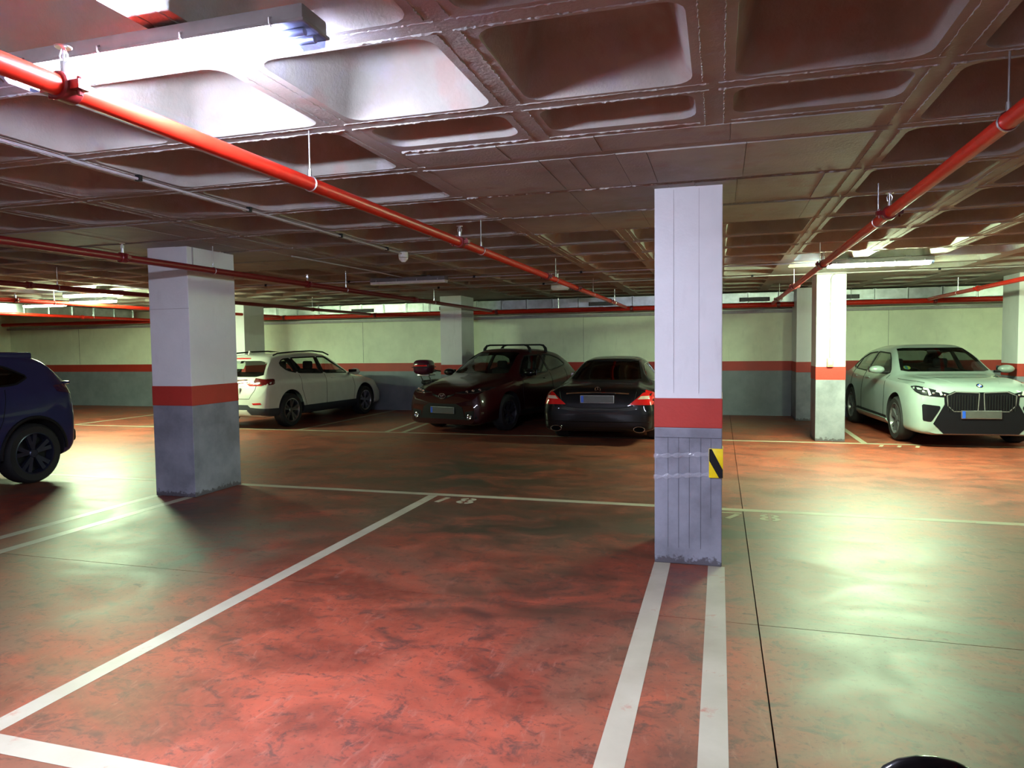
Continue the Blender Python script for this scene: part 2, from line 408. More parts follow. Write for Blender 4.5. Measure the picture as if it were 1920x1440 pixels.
# seams left by the pan flanges: ragged ridges of grout along the ribs
rm = MB(); R2 = random.Random(3)
def ridge(p0, p1, amp, z=ZC):
    stp = .011 if (-6 < p0[0] < 2.5 and p0[1] < 7) else .03
    a = Vector(p0); b = Vector(p1); L = (b-a).length; n = max(2, int(L/stp)); d = (b-a)/n; nn = Vector((-d.y, d.x)).normalized()
    vs = []; hs = amp
    for k in range(n+1):
        p = a+d*k; hs = .5*hs+.27*amp*R2.choice((.2, .4, .7, 1.0, 1.3, 2.2)); wv = .002+hs*.28; off = nn*R2.uniform(-.003, .003)
        vs += [(p.x-nn.x*wv+off.x, p.y-nn.y*wv+off.y, z+.001), (p.x+off.x, p.y+off.y, z-hs), (p.x+nn.x*wv+off.x, p.y+nn.y*wv+off.y, z+.001)]
    fs = []
    for k in range(n):
        o = 3*k; fs += [(o, o+1, o+4, o+3), (o+1, o+2, o+5, o+4)]
    rm.add(vs, fs)
for j in range(-2, 9):
    y = PY+PITCH*j
    for i in range(-9, 8):
        x = PX+PITCH*i
        if ctype(i, j) != 's' or ctype(i, j-1) != 's':
            ridge((x+.02, y+.040), (x+.88, y+.040), .009); ridge((x+.02, y-.040), (x+.88, y-.040), .006)
        else: ridge((x, y), (x+.9, y), .013)
        if j < 8 and (ctype(i, j) != 's' or ctype(i-1, j) != 's'):
            ridge((x+.045, y+.06), (x+.045, y+.84), .006); ridge((x-.045, y+.06), (x-.045, y+.84), .006)
for y in (3.75,): ridge((-1.75, y), (-1.0, y), .012); ridge((-.88, y), (-.1, y), .010); ridge((.05, y), (.82, y), .008)
stuff(rm.build('grout_ridge', MC, ce, fix=False))
# board marked solid heads around the columns: each imprint a slightly proud board
RB = random.Random(11)
def boards(x0, x1, y0, y1):
    x = x0+.01
    while x < x1-.05:
        wv = RB.choice([.18, .28, .42, .55, .7]); xe = min(x+wv, x1-.01)
        dz = RB.uniform(.004, .010)
        MB().box(x, xe-.004, y0+.006, y1-.006, ZC-dz, ZC+.002).build('board_imprint', MC, ce); x = xe
for y0, y1 in ((3.80, 4.10), (4.18, 5.0), (5.08, 5.9), (5.98, 6.8)):
    boards(-1.76, .80, y0, y1)
for y0, y1 in ((5.1, 5.9), (5.98, 6.8), (6.88, 7.7), (7.78, 8.6)): boards(-7.16, -4.6, y0, y1)

# columns
def column(x0, x1, y0, y1, label, group=None, rag=True):
    c = thing('concrete_column', label, 'column', ((x0+x1)/2, (y0+y1)/2, 0), 0, group)
    hx, hy = (x1-x0)/2, (y1-y0)/2
    MB().rbox(-hx-.002, hx+.002, -hy-.002, hy+.002, 0, 1.0, .006).build('grey_shaft', MCG, c)
    MB().rbox(-hx-.004, hx+.004, -hy-.004, hy+.004, .999, 1.212, .005).build('red_band', MR, c)
    MB().rbox(-hx, hx, -hy, hy, 1.21, ZC, .006).build('white_shaft', MCW, c)
    return c
c1 = column(-.455, .015, 5.2, 5.95, 'white, red and grey painted concrete column in the centre foreground with hazard pad and tape')
# formwork board seams on the near face of the centre column
for x in (-.36, -.285, -.21, -.13, -.06):
    MB().box(x-.0011+.22, x+.0011+.22, -.3795, -.376, .12 if x < -.1 else .35, .93).build('board_seam', MSEAM, c1)
MB().box(-.232, .232, -.3795, -.376, .925, .929).build('board_seam', MSEAM, c1)
for x in (-.10, .075): MB().box(x-.001, x+.001, -.378, -.373, 1.25, 2.7).build('board_seam', MCO, c1)
c2 = column(-5.99, -5.47, 6.3, 7.06, 'white, red and grey column standing left of the empty bay, red pipe passing before it')
MB().tube([(.262, -.30, ZC), (.262, -.30, 2.5)], .009, 8).build('conduit', MCO, c2, True)
MB().box(-.262, .262, -.383, -.379, 2.049, 2.053).build('board_seam', MCO, c2)
c3 = column(-5.92, -5.42, 14.5, 15.3, 'white column against the back wall behind the dark car with roof bars')
c4 = column(-11.5, -11.0, 14.5, 15.28, 'narrow strip of white column behind the white car, beside the left foreground column')
c5 = column(1.49, 1.93, 12.33, 12.95, 'brightly lit pale column between the empty bay and the silver white car, switch box on it')
c6 = column(1.50, 2.0, 15.5, 16.48, 'shaded column at the back wall just left of the lit column')
c7 = column(4.74, 5.2, 13.6, 14.3, 'column at the right edge of the picture behind the silver white car')
# conduit and switch on the lit column
t = thing('light_switch', 'cream switch box with thin conduit on the brightly lit column', 'switch', (1.70, 12.33, 1.28))
MB().rbox(-.05, .05, -.05, 0, -.07, .07, .01).build('switch_box', plain('cream_plastic', (.72, .56, .28), .4), t, True)
MB().rbox(-.028, .028, -.058, -.05, -.035, .03, .004).build('rocker', MWP, t, True)
MB().tube([(0, -.012, .07), (0, -.012, 1.33), (.02, -.012, 1.39), (.07, -.012, 1.43)], .011, 8).build('conduit', MCO, t, True)
for z in (.42, .98): MB().box(-.02, .02, -.026, 0, z-.008, z+.008).build('saddle_clip', MST, t)
# hazard pad and packing tape
t = thing('hazard_pad', 'yellow and black striped corner pad taped to the centre column', 'pad', (-.028, 5.194, .75))
MB().rbox(-.045, .052, -.012, .0, -.105, .105, .004).build('pad_face', MYEL, t, True)
MB().rbox(.040, .052, -.010, .16, -.105, .105, .004).build('pad_side', MYEL, t, True)
MB().prism([(-.043, .103), (-.026, .103), (.050, -.045), (.050, -.103), (.024, -.103), (-.043, .018)], 'y', -.0155, -.0105).build('black_stripe', MBL, t)
def tape(z0, z1, label):
    mb = MB(); rr = random.Random(int(z0*100)); n = 26; vs = []
    for k in range(n+1):
        u = k/n; x = -.462+u*.40; zc = z0+(z1-z0)*u
        hh = .014+.006*sin(k*1.3)+rr.uniform(-.003, .003); y = 5.190-rr.uniform(0, .006)
        vs += [(x, y, zc-hh), (x, y-rr.uniform(-.003, .005), zc+hh*.1), (x, y, zc+hh)]
    fs = []
    for k in range(n): o = 3*k; fs += [(o, o+3, o+4, o+1), (o+1, o+4, o+5, o+2)]
    mb.add(vs, fs); mb.tube([(-.462, 5.2, z0), (-.466, 5.5, z0+.01), (-.462, 5.95, z0)], .002, 4)
    m, tt, b = nt('packing_tape'); b.inputs['Base Color'].default_value = (.8, .82, .9, 1); b.inputs['Roughness'].default_value = .12; b.inputs['Alpha'].default_value = .22; b.inputs['Specular IOR Level'].default_value = 1.0
    return tag(mb.build('packing_tape', m, fix=False), label, 'tape')
tape(.79, .815, 'upper band of crumpled clear packing tape around the centre column')
tape(.635, .67, 'lower band of crumpled clear packing tape around the centre column')

# ---------------------------------------------------------------- luminaires
def luminaire(x0, y, label, power, colr, L=1.27, lit=True, rz=0, clear=.11):
    t = thing('ceiling_luminaire', label, 'lamp', (x0+L/2, y, 2.60), rz)
    h = L/2; wv = .075
    mb = MB(); mb.rbox(-h, h, -wv, wv, .048, .10, .008); mb.rbox(-h-.006, h+.006, -wv-.006, wv+.006, .040, .052, .004)
    mb.box(-h*.6, -h*.5, -.02, .02, .10, .122); mb.box(h*.5, h*.6, -.02, .02, .10, .122)
    mb.build('housing', MGP, t, True)
    em = emit('lit_diffuser', colr, power) if lit else plain('unlit_diffuser', (.86, .88, .84), .25)
    def lens(a, b):
        pr = [(-wv+.004, .045), (-wv+.010, .012), (-wv+.024, 0), (wv-.024, 0), (wv-.010, .012), (wv-.004, .045)]
        return MB().prism(pr, 'x', a, b)
    if lit and clear > 0:
        lens(-h+clear*.4, h-clear).build('diffuser', em, t, True)
        lens(h-clear+.001, h-.004).build('clear_end', MCLR, t); lens(-h+.004, -h+clear*.4-.001).build('clear_end', MCLR, t)
        for yy in (-.03, .03): MB().lathe([(.013, h-clear-.0), (.013, h-.02)], (0, yy, .028), 'x', 12).build('tube_cap', MST, t, True)
    else: lens(-h+.003, h-.003).build('diffuser', em, t, True)
    for k in range(4):
        for s_ in (-1, 1):
            x = -h*.82+k*h*.547
            MB().tube([(x, s_*(wv+.004), .066), (x, s_*(wv+.013), .060), (x, s_*(wv+.013), .044), (x, s_*(wv+.002), .036)], .0035, 6).build('clip', MST, t, True)
    return t
luminaire(-2.545, 2.09, 'large lit fluorescent luminaire close overhead at the top left', P_NEAR, L_NEAR)
luminaire(1.37, 10.35, 'lit fluorescent luminaire above the lit pale column on the right', P_FAR, L_FAR, 1.27, clear=.04)
luminaire(-5.33, 10.22, 'unlit grey fluorescent luminaire in the middle of the ceiling', 0, L_FAR, lit=False)
luminaire(-11.6, 10.22, 'lit fluorescent luminaire left of the left column, nearest of the three there', P_FAR, L_FAR, 1.27, clear=.03)
luminaire(-13.0, 11.6, 'small lit luminaire beyond the nearest one at far left, right of a farther one', P_FAR*.2, L_FAR, 1.1, clear=0)
luminaire(-14.9, 12.1, 'farthest lit luminaire at the left beside the metal duct', P_FAR*.2, L_FAR, 1.1, clear=0)
luminaire(5.9, 10.35, 'added unseen luminaire beyond the right picture edge, brightening the back wall', P_FAR*.4, L_FAR, clear=0)  # added out of view to lift the back wall brightness
luminaire(-8.6, -3.9, 'added unseen luminaire behind the camera far to the left', P_BACK, L_NEAR, clear=0)  # extra fill light, never in view, added for a brighter wall
luminaire(-1.9, -3.9, 'lit fluorescent luminaire behind the camera', P_BACK, L_NEAR, clear=0)
luminaire(4.2, -3.9, 'lit fluorescent luminaire behind the camera to the right', P_BACK, L_NEAR, clear=0)
# ---------------------------------------------------------------- pipes
def coupling(par, x, y, z, ax='y', r=.05, mat=None):
    mb = MB()
    def P(a, b, c): return (x+b, y+a, z+c) if ax == 'y' else (x+a, y+b, z+c)
    mb.lathe([(r*.9, -.035), (r, -.03), (r, .03), (r*.9, .035)], (x, y, z), ax, 18)
    for s_ in (-1, 1):
        c = P(0, s_*(r+.012), 0); mb.box(c[0]-.022, c[0]+.022, c[1]-.022, c[1]+.022, z-.014, z+.014)
        q = P(0, s_*(r+.014), 0); mb.lathe([(.008, -.03), (.008, .03)], (q[0], q[1], z), 'z', 8)
    return mb.build('coupling', mat or MPD, par, True)
def hanger(par, x, y, z, r=.036, ax='y', top=.27):
    mb = MB(); n = 14
    def P(b, c): return (x+b, y, z+c) if ax == 'y' else (x, y+b, z+c)
    mb.tube([P((r+.003)*cos(2*pi*k/n), (r+.003)*sin(2*pi*k/n)) for k in range(n)], .005, 6, closed=True)
    mb.tube([P(0, r+.004), P(0, r+.03)], .010, 8); mb.tube([P(0, r+.02), P(0, top)], .0045, 8)
    mb.tube([P(0, r+.025), P(0, r+.04)], .009, 6)
    return mb.build('hanger', MST, par, True)
def sprinkler(par, x, y, z):
    mb = MB()
    mb.tube([(x, y, z+.03), (x, y, z+.075)], .012, 10)
    for s_ in (-1, 1): mb.tube([(x+s_*.012, y, z+.07), (x+s_*.016, y, z+.095), (x+s_*.004, y, z+.118)], .003, 6)
    mb.tube([(x, y, z+.075), (x, y, z+.115)], .004, 6)
    mb.lathe([(.024, .118), (.026, .122), (.006, .124)], (x, y, z), 'z', 12)
    return mb.build('sprinkler_head', MST, par, True)
def pipe_y(x, y0, y1, label, z=2.45, r=.034, hang=(), coup=(), spr=(), mat=None):
    t = thing('sprinkler_pipe', label, 'pipe', (x, y0, z)); t0 = t
    MB().tube([(0, 0, 0), (0, y1-y0, 0)], r, 20).build('pipe_run', mat or MP, t, True)
    for y in coup: coupling(t, 0, y-y0, 0, r=r*1.35, mat=mat or MPD)
    for y in hang:
        hanger(t, 0, y-y0, 0, r, top=ZC-z)
    for y in spr: sprinkler(t, 0, y-y0, .008)
    return t
pipe_y(-2.03, .9, 16.0, 'bright red sprinkler pipe crossing the near ceiling from the top left luminaire', hang=(3.24, 5.95, 8.9, 11.7, 14.2), coup=(1.82, 5.42, 8.4, 10.3, 13.6), spr=(1.82, 5.42, 9.0))
pipe_y(1.07, -1.0, 16.0, 'red sprinkler pipe on the right running towards the lit pale column', hang=(3.22, 5.57, 8.6, 11.5, 14.2), coup=(5.22, 8.32, 11.4, 14.5), spr=(5.22, 8.32))
pipe_y(-5.22, -1.0, 16.0, 'dark red sprinkler pipe passing in front of the left column', hang=(3.3, 6.4, 9.2, 12.5), coup=(5.2, 8.2, 11.6), spr=(5.2, 8.2), mat=MPD)
pipe_y(-8.42, -1.0, 16.0, 'dark pipe under the ceiling entering above the navy car at the left edge', hang=(4.2, 7.3, 10.4, 13.4), coup=(6.9, 10.2, 13.4), spr=(10.2,), mat=MPD)
pipe_y(-11.05, -1.0, 16.0, 'orange red pipe below the lit far left luminaire', hang=(6.2, 9.5, 12.6), coup=(8.8, 11.9), spr=(8.8,))
pipe_y(-15.05, -1.0, 16.0, 'orange red pipe running beside the metal duct at far left', hang=(8.0, 11.5, 14), coup=(10.4, 13.7), mat=MP)
pipe_y(4.02, 3.0, 16.0, 'red pipe at the right edge high over the silver white car', hang=(8.2, 11.2, 14.2), coup=(10.2, 13.2), spr=(10.2,), mat=MP)
# main along the back wall
t = thing('sprinkler_pipe', 'dark red main pipe running the length of the back wall under the duct', 'pipe', (XL+.3, 16.05, 2.42))
MB().tube([(0, 0, 0), (XR-XL-.6, 0, 0)], .05, 16).build('pipe_run', MP, t, True)
for x in (-2.03, 1.07, -5.22, -8.42, -11.05, -15.05, 4.02): coupling(t, x-XL-.3+.12, 0, 0, 'x', .066)
for x in (-13, -9.9, -7.0, -3.6, -.6, 2.6): MB().tube([(x-XL-.3, 0, .05), (x-XL-.3, 0, .30)], .006, 6).build('hanger', MST, t, True)
# ventilation ducts made of flanged sections
def duct(along, a0, a1, c, label, z0=2.485, z1=2.69, wd=.34, step=.62, slots=()):
    loc = (a0, c, z0) if along == 'x' else (c, a0, z0)
    t = thing('ventilation_duct', label, 'duct', loc)
    n = int((a1-a0)/step); secs = []
    for k in range(n):
        u0, u1 = k*step, (k+1)*step-.012
        if k == 0:
            mb = MB()
            mb.box(0, u1, 0, wd, 0, z1-z0) if along == 'x' else mb.box(0, wd, 0, u1, 0, z1-z0)
            for q in (0, u1-.02):
                mb.box(q, q+.02, -.018, wd+.012, -.016, z1-z0+.014) if along == 'x' else mb.box(-.012, wd+.018, q, q+.02, -.016, z1-z0+.014)
            o0 = mb.build('duct_section', MZ, t); first = o0
        else:
            o0 = first.copy(); COL.objects.link(o0); o0.parent = t
            o0.location = (u0, 0, 0) if along == 'x' else (0, u0, 0)
    for s_ in slots:
        gsl = MB().box(s_-a0, s_-a0+.62, -.022, -.002, .02, .11).build('grille_slot', MBL, t)
        for q in range(4): MB().box(s_-a0+.02, s_-a0+.60, -.028, -.022, .03+q*.02, .037+q*.02).build('grille_blade', MGP, gsl)
    return t
duct('x', -14.3, 6.5, 16.13, 'galvanised ventilation duct of flanged sections along the back wall', slots=(-9.0, -6.6, -2.9, .4, 2.15))
duct('y', 3.0, 15.9, -15.0-.50, 'galvanised duct running into the depth at the far left')
# conduits
def conduit(pts, label, r=.009, clips=()):
    t = thing('conduit', label, 'conduit', pts[0])
    p0 = Vector(pts[0]); MB().tube([Vector(p)-p0 for p in pts], r, 8).build('conduit_run', MCO, t, True)
    for c in clips:
        q = Vector(c)-p0; MB().box(q.x-.018, q.x+.018, q.y-.012, q.y+.012, q.z-.012, ZC-p0.z+.0).build('saddle_clip', MBL, t)
    return t
conduit([(-3.56, -1, 2.695), (-3.56, 7.6, 2.695)], 'thin grey conduit on the ceiling leading to the smoke detector', clips=[(-3.56, y, 2.695) for y in (2.6, 3.7, 4.8, 6.2, 7.2)])
conduit([(-9.4, 10.5, 2.695), (1.4, 10.5, 2.695)], 'thin grey conduit feeding the unlit middle luminaire', clips=[(x, 10.5, 2.695) for x in (-7.5, -5.9, -3.7, -2, -.4)])
conduit([(-7.5, 12.2, 2.695), (5.5, 12.2, 2.695)], 'pale conduit across the ceiling in front of the lit column', clips=[(x, 12.2, 2.695) for x in (-5, -3, .5, 3.2)])
conduit([(-4.85, 7.3, 2.695), (-4.75, 9.2, 2.695), (-4.75, 10.1, 2.695)], 'short conduit from the left column head to the middle luminaire')
# smoke detector
t = thing('smoke_detector', 'small white smoke detector hanging at the end of the ceiling conduit', 'detector', (-3.56, 7.62, 2.60))
MB().lathe([(.03, .12), (.052, .115), (.056, .08), (.056, .055)], (0, 0, 0), 'z', 20).build('base', MWP, t, True)
MB().lathe([(.056, .05), (.050, .03), (.030, .012), (.022, 0), (.0, 0)], (0, 0, 0), 'z', 20, caps=False).build('sensor_head', MWP, t, True)
# warning light box hanging beneath the near pipe
t = thing('emergency_light', 'small white emergency light on the ceiling beside the near red pipe', 'lamp', (-2.78, 12.55, 2.62))
MB().rbox(-.16, .16, -.05, .05, 0, .1, .012).build('housing', MWP, t, True); MB().rbox(-.14, .14, -.04, .04, -.015, .0, .006).build('diffuser', MWP, t, True)
# ================================================================ VEHICLES
def pchip(xs, ys, q):
    n = len(xs); h = [xs[i+1]-xs[i] for i in range(n-1)]; d = [(ys[i+1]-ys[i])/h[i] for i in range(n-1)]
    m = [0.0]*n; m[0] = d[0]; m[-1] = d[-1]
    for i in range(1, n-1):
        if d[i-1]*d[i] > 0:
            w1 = 2*h[i]+h[i-1]; w2 = h[i]+2*h[i-1]; m[i] = (w1+w2)/(w1/d[i-1]+w2/d[i])
    out = []
    for x in q:
        x = min(max(x, xs[0]), xs[-1]); i = 0
        while i < n-2 and x > xs[i+1]: i += 1
        t = (x-xs[i])/h[i]
        out.append((2*t**3-3*t*t+1)*ys[i]+(t**3-2*t*t+t)*h[i]*m[i]+(-2*t**3+3*t*t)*ys[i+1]+(t**3-t*t)*h[i]*m[i+1])
    return out
def stations(tab, n):
    xs = [r[0] for r in tab]; L = xs[-1]; q = set(xs)
    for k in range(n+1):
        u = k/n; q.add(L*(u-.115*sin(2*pi*u)))
    q = sorted(q); q2 = [q[0]]
    for a in q[1:]:
        if a-q2[-1] > .006: q2.append(a)
    q = q2
    cols = [pchip(xs, [r[c] for r in tab], q) for c in range(1, 8)]
    return [(q[i],)+tuple(c[i] for c in cols) for i in range(len(q))]
def section(st, res=(4, 2, 3, 7, 8, 9, 4, 6), crease=.0):
    s, w, ws, wr, zb, zs, zr, zt = st
    zb2 = min(zb, zs-.05)
    K = [(0, zb2), (.80*w, zb2), (.955*w, zb2+.035), (.992*w, zb2+.13*(zs-zb2)+.02), (w, zb2+.62*(zs-zb2)), (ws, zs), (wr, zr), (.72*wr, zr+.80*(zt-zr)), (0, zt)]
    pts = []
    ext = [(-K[1][0], K[1][1])]+K+[(-K[-2][0], K[-2][1])]
    for i in range(len(K)-1):
        p0, p1, p2, p3 = [Vector(ext[i+k]) for k in range(4)]
        n = res[i] if i < len(res) else 4
        for k in range(n):
            t = k/n; tn = .32 if i in (0, 1, 2) else .40
            m1 = (p2-p0)*tn; m2 = (p3-p1)*tn; c = (p2-p1).length
            if m1.length > 1.2*c and m1.length > 0: m1 *= 1.2*c/m1.length
            if m2.length > 1.2*c and m2.length > 0: m2 *= 1.2*c/m2.length
            if i == 5:   # side glass: nearly flat, crisp shoulder
                m1 = (p2-p1)*.9; m2 = (p2-p1)*1.0
            if i == 4: m2 = Vector((-.35*c, .9*c))
            if i == 6: m1 = Vector((-.75*c, .62*c))
            p = p1*(2*t**3-3*t*t+1)+m1*(t**3-2*t*t+t)+p2*(-2*t**3+3*t*t)+m2*(t**3-t*t)
            pts.append((max(0, p.x), p.y))
    pts.append(K[-1]); return pts
def body_mesh(tab, n=76):
    L = tab[-1][0]; sts = stations(tab, n); mb = MB(); rings = []
    for st in sts:
        h = section(st); y = st[0]-L/2
        ring = [(x, y, z) for x, z in h]+[(-x, y, z) for x, z in reversed(h[1:-1])]
        rings.append(ring)
    m = len(rings[0]); vs = [v for r in rings for v in r]; fs = []
    for i in range(len(rings)-1):
        for k in range(m):
            l = (k+1) % m; fs.append((i*m+k, i*m+l, (i+1)*m+l, (i+1)*m+k))
    for e, base in ((0, 0), (1, (len(rings)-1)*m)):
        c = [sum(v[a] for v in rings[-e])/m for a in range(3)]
        vs.append(tuple(c)); ci = len(vs)-1
        for k in range(m):
            l = (k+1) % m; fs.append((ci, base+l, base+k) if e == 0 else (ci, base+k, base+l))
    mb.add(vs, fs); return mb
def cavity_mesh(tab, a, b, floorz=.46, n=30):
    L = tab[-1][0]; sts = [s_ for s_ in stations(tab, 60) if a <= s_[0] <= b]; mb = MB(); rings = []
    for s, w, ws, wr, zb, zs, zr, zt in sts:
        h = [(0, floorz), (w-.13, floorz), (w-.11, zs-.03), (max(.1, wr-.035), max(zr-.02, zs-.02)), (wr*.6, max(zt-.05, zs)), (0, max(zt-.04, zs+.01))]
        y = s-L/2; rings.append([(x, y, z) for x, z in h]+[(-x, y, z) for x, z in reversed(h[1:-1])])
    m = len(rings[0]); vs = [v for r in rings for v in r]; fs = []
    for i in range(len(rings)-1):
        for k in range(m):
            l = (k+1) % m; fs.append((i*m+k, i*m+l, (i+1)*m+l, (i+1)*m+k))
    fs += [tuple(range(m)), tuple(reversed(range((len(rings)-1)*m, len(rings)*m)))]
    mb.add(vs, fs); return mb
def rpoly(p, r=.25, it=2):
    for _ in range(it):
        q = []; n = len(p)
        for i in range(n):
            a, b = Vector(p[i]), Vector(p[(i+1) % n])
            q += [tuple(a+(b-a)*r), tuple(b-(b-a)*r)]
        p = q; r = .25
    return p
def boolean(obj, cutters):
    for c in cutters:
        md = obj.modifiers.new('cut', 'BOOLEAN'); md.operation = 'DIFFERENCE'; md.object = c; md.solver = 'EXACT'
        md.material_mode = 'TRANSFER'
    bpy.context.view_layer.update()
    dg = bpy.context.evaluated_depsgraph_get(); ev = obj.evaluated_get(dg)
    me = bpy.data.meshes.new_from_object(ev, preserve_all_data_layers=True, depsgraph=dg)
    obj.modifiers.clear(); obj.data = me
    for c in cutters: bpy.data.objects.remove(c, do_unlink=True)
class Skin:
    def __init__(s, mb):
        me = bpy.data.meshes.new('tmp'); me.from_pydata(mb.v, [], mb.f); bm = bmesh.new(); bm.from_mesh(me)
        bmesh.ops.recalc_face_normals(bm, faces=bm.faces); bmesh.ops.triangulate(bm, faces=bm.faces[:])
        bm.to_mesh(me); bm.free(); s.v = [v.co.copy() for v in me.vertices]; s.n = [v.normal.copy() for v in me.vertices]
        s.f = [tuple(p.vertices) for p in me.polygons]; s.bvh = BVHTree.FromPolygons(s.v, s.f); bpy.data.meshes.remove(me)
    def hit(s, ax, a, b):
        o, d = {'+x': ((5, a, b), (-1, 0, 0)), '-x': ((-5, a, b), (1, 0, 0)), '+y': ((a, 6, b), (0, -1, 0)), '-y': ((a, -6, b), (0, 1, 0)), '+z': ((a, b, 5), (0, 0, -1))}[ax]
        l, nn, i, dist = s.bvh.ray_cast(Vector(o), Vector(d))
        if l is None:
            oo = Vector(o); oo = {'x': Vector((0, a, b)), 'y': Vector((a, 0, b)), 'z': Vector((a, b, 1))}[ax[1]]
            oo += Vector(d)*-3 if ax[1] == 'y' else Vector((0, 0, 0))
            l, nn, i, dist = s.bvh.find_nearest(oo)
        t = s.f[i]; P = [s.v[k] for k in t]; N = [s.n[k] for k in t]
        try:
            n = barycentric_transform(l, P[0], P[1], P[2], N[0], N[1], N[2])
            n.normalize()
        except Exception: n = nn
        if n.length < .5: n = nn
        return l, n
def decal(skin, poly, ax, off, mat, name, parent, step=.05, thick=.012, push=None):
    # panel cut to an outline and laid on the body surface
    out = []; n = len(poly)
    for i in range(n):
        a, b = Vector(poly[i]), Vector(poly[(i+1) % n]); k = max(1, int((b-a).length/step))
        out += [a+(b-a)*j/k for j in range(k)]
    x0, x1 = min(p.x for p in out), max(p.x for p in out); y0, y1 = min(p.y for p in out), max(p.y for p in out)
    pts = list(out); gx = x0+step/2
    while gx < x1:
        gy = y0+step/2
        while gy < y1:
            c = Vector((gx, gy)); ins = False; j = len(out)-1; md = 9
            for i in range(len(out)):
                if (out[i].y > gy) != (out[j].y > gy) and gx < (out[j].x-out[i].x)*(gy-out[i].y)/(out[j].y-out[i].y)+out[i].x: ins = not ins
                j = i
                md = min(md, (out[i]-c).length)
            if ins and md > step*.35: pts.append(c)
            gy += step
        gx += step
    m = len(out)
    v2, e2, f2, ov, oe, of = delaunay_2d_cdt(pts, [(i, (i+1) % m) for i in range(m)], [list(range(m))], 1, 1e-6)
    vs = []; ns = []
    for p in v2:
        l, nn = skin.hit(ax, p.x, p.y); vs.append(l+nn*off); ns.append(nn)
    mb = MB(); mb.add(vs, [tuple(f) for f in f2])
    bidx = [None]*m
    for i, o_ in enumerate(ov):
        for q in o_:
            if q < m: bidx[q] = i
    bidx = [b for b in bidx if b is not None]
    k0 = len(mb.v); sk = [vs[b]-ns[b]*thick for b in bidx]; mb.v += [tuple(v) for v in sk]
    for i in range(len(bidx)):
        j = (i+1) % len(bidx); mb.f.append((bidx[i], bidx[j], k0+j, k0+i)); mb.m.append(0)
    o = mb.build(name, mat, parent)
    me = o.data; nf = len(f2)
    me.polygons.foreach_set('use_smooth', [True]*len(me.polygons)); me.set_sharp_from_angle(angle=radians(50))
    return o
def wheel(par, x, y, R, rim_mat, spokes=5, wd=.225, style='y', side=1):
    # side: +1 outward is +x
    s_ = side; mb = MB(); r0 = R*.70
    pr = [(r0, -wd/2), (R*.90, -wd/2-.006), (R*.975, -wd/2+.02), (R, -wd/2+.05), (R, wd/2-.05), (R*.975, wd/2-.02), (R*.90, wd/2+.006), (r0, wd/2)]
    mb.lathe([(r, h*s_) for r, h in pr], (0, 0, 0), 'x', 40, caps=False)
    w_ = mb.build('wheel', MRUB, par, True, 40); w_.location = (x, y, R)
    mb = MB(); mb.lathe([(r0+.004, s_*(wd/2-.002)), (r0-.012, s_*(wd/2+.002)), (r0-.022, s_*(wd/2-.02)), (r0-.03, s_*(-wd/2+.04)), (r0+.002, s_*(-wd/2))], (0, 0, 0), 'x', 40, caps=False)
    mb.build('rim', rim_mat, w_, True, 40)
    MB().lathe([(.0001, s_*(wd/2-.10)), (r0-.03, s_*(wd/2-.10)), (r0-.03, s_*(wd/2-.12))], (0, 0, 0), 'x', 30).build('brake_disc', MBL, w_)
    mb = MB(); ho = wd/2-.018
    for k in range(spokes):
        a = 2*pi*k/spokes+.2
        for dlt in ((-.20, .20) if style == 'y' else (0,)):
            wa, wb = (.020, .026) if style == 'y' else (.040, .055)
            ca, sa = cos(a), sin(a); cb, sb = cos(a+dlt), sin(a+dlt)
            p0 = Vector((0, ca*.045, sa*.045)); p1 = Vector((0, cb*(r0-.018), sb*(r0-.018))); t_ = (p1-p0).normalized(); nn = Vector((0, -t_.z, t_.y))
            vs = []
            for p, ww, h0, h1 in ((p0, wa, ho-.012, ho-.05), (p1, wb, ho, ho-.04)):
                for h in (h0, h1):
                    for sg in (-1, 1): vs.append(p+nn*ww*sg+Vector((s_*h, 0, 0)))
            mb.add(vs, [(0, 1, 5, 4), (2, 6, 7, 3), (0, 4, 6, 2), (1, 3, 7, 5), (0, 2, 3, 1), (4, 5, 7, 6)])
    mb.build('spoke_set', rim_mat, w_)
    MB().lathe([(.055, s_*(ho-.04)), (.055, s_*(ho-.012)), (.045, s_*(ho-.004)), (.0001, s_*(ho-.004))], (0, 0, 0), 'x', 20, caps=False).build('hub_cap', rim_mat, w_, True)
    return w_
def plate(par, skin, x0, x1, z0, z1, ax, blue='l', mat=None, rot=0, dy=0):
    sg = 1 if ax == '+y' else -1
    l, n = skin.hit(ax, (x0+x1)/2, (z0+z1)/2); y = l.y+sg*.02+dy
    mb = MB(); mb.rbox(x0, x1, min(y, y+sg*.008), max(y, y+sg*.008), z0, z1, .003)
    p = mb.build('licence_plate', mat or MPLATE, par); MB().rbox(x0-.008, x1+.008, min(y-sg*.03, y+sg*.003), max(y-sg*.03, y+sg*.003), z0-.006, z1+.006, .004).build('plate_frame', MST, p)
    e = .045
    bx = (x0+.002, x0+e) if blue == 'l' else (x1-e, x1-.002)
    yb = y+sg*.0085
    MB().box(bx[0], bx[1], min(y, yb+sg*.001), max(y, yb+sg*.001), z0+.002, z1-.002).build('blue_band', MPB, p)
    return p, yb
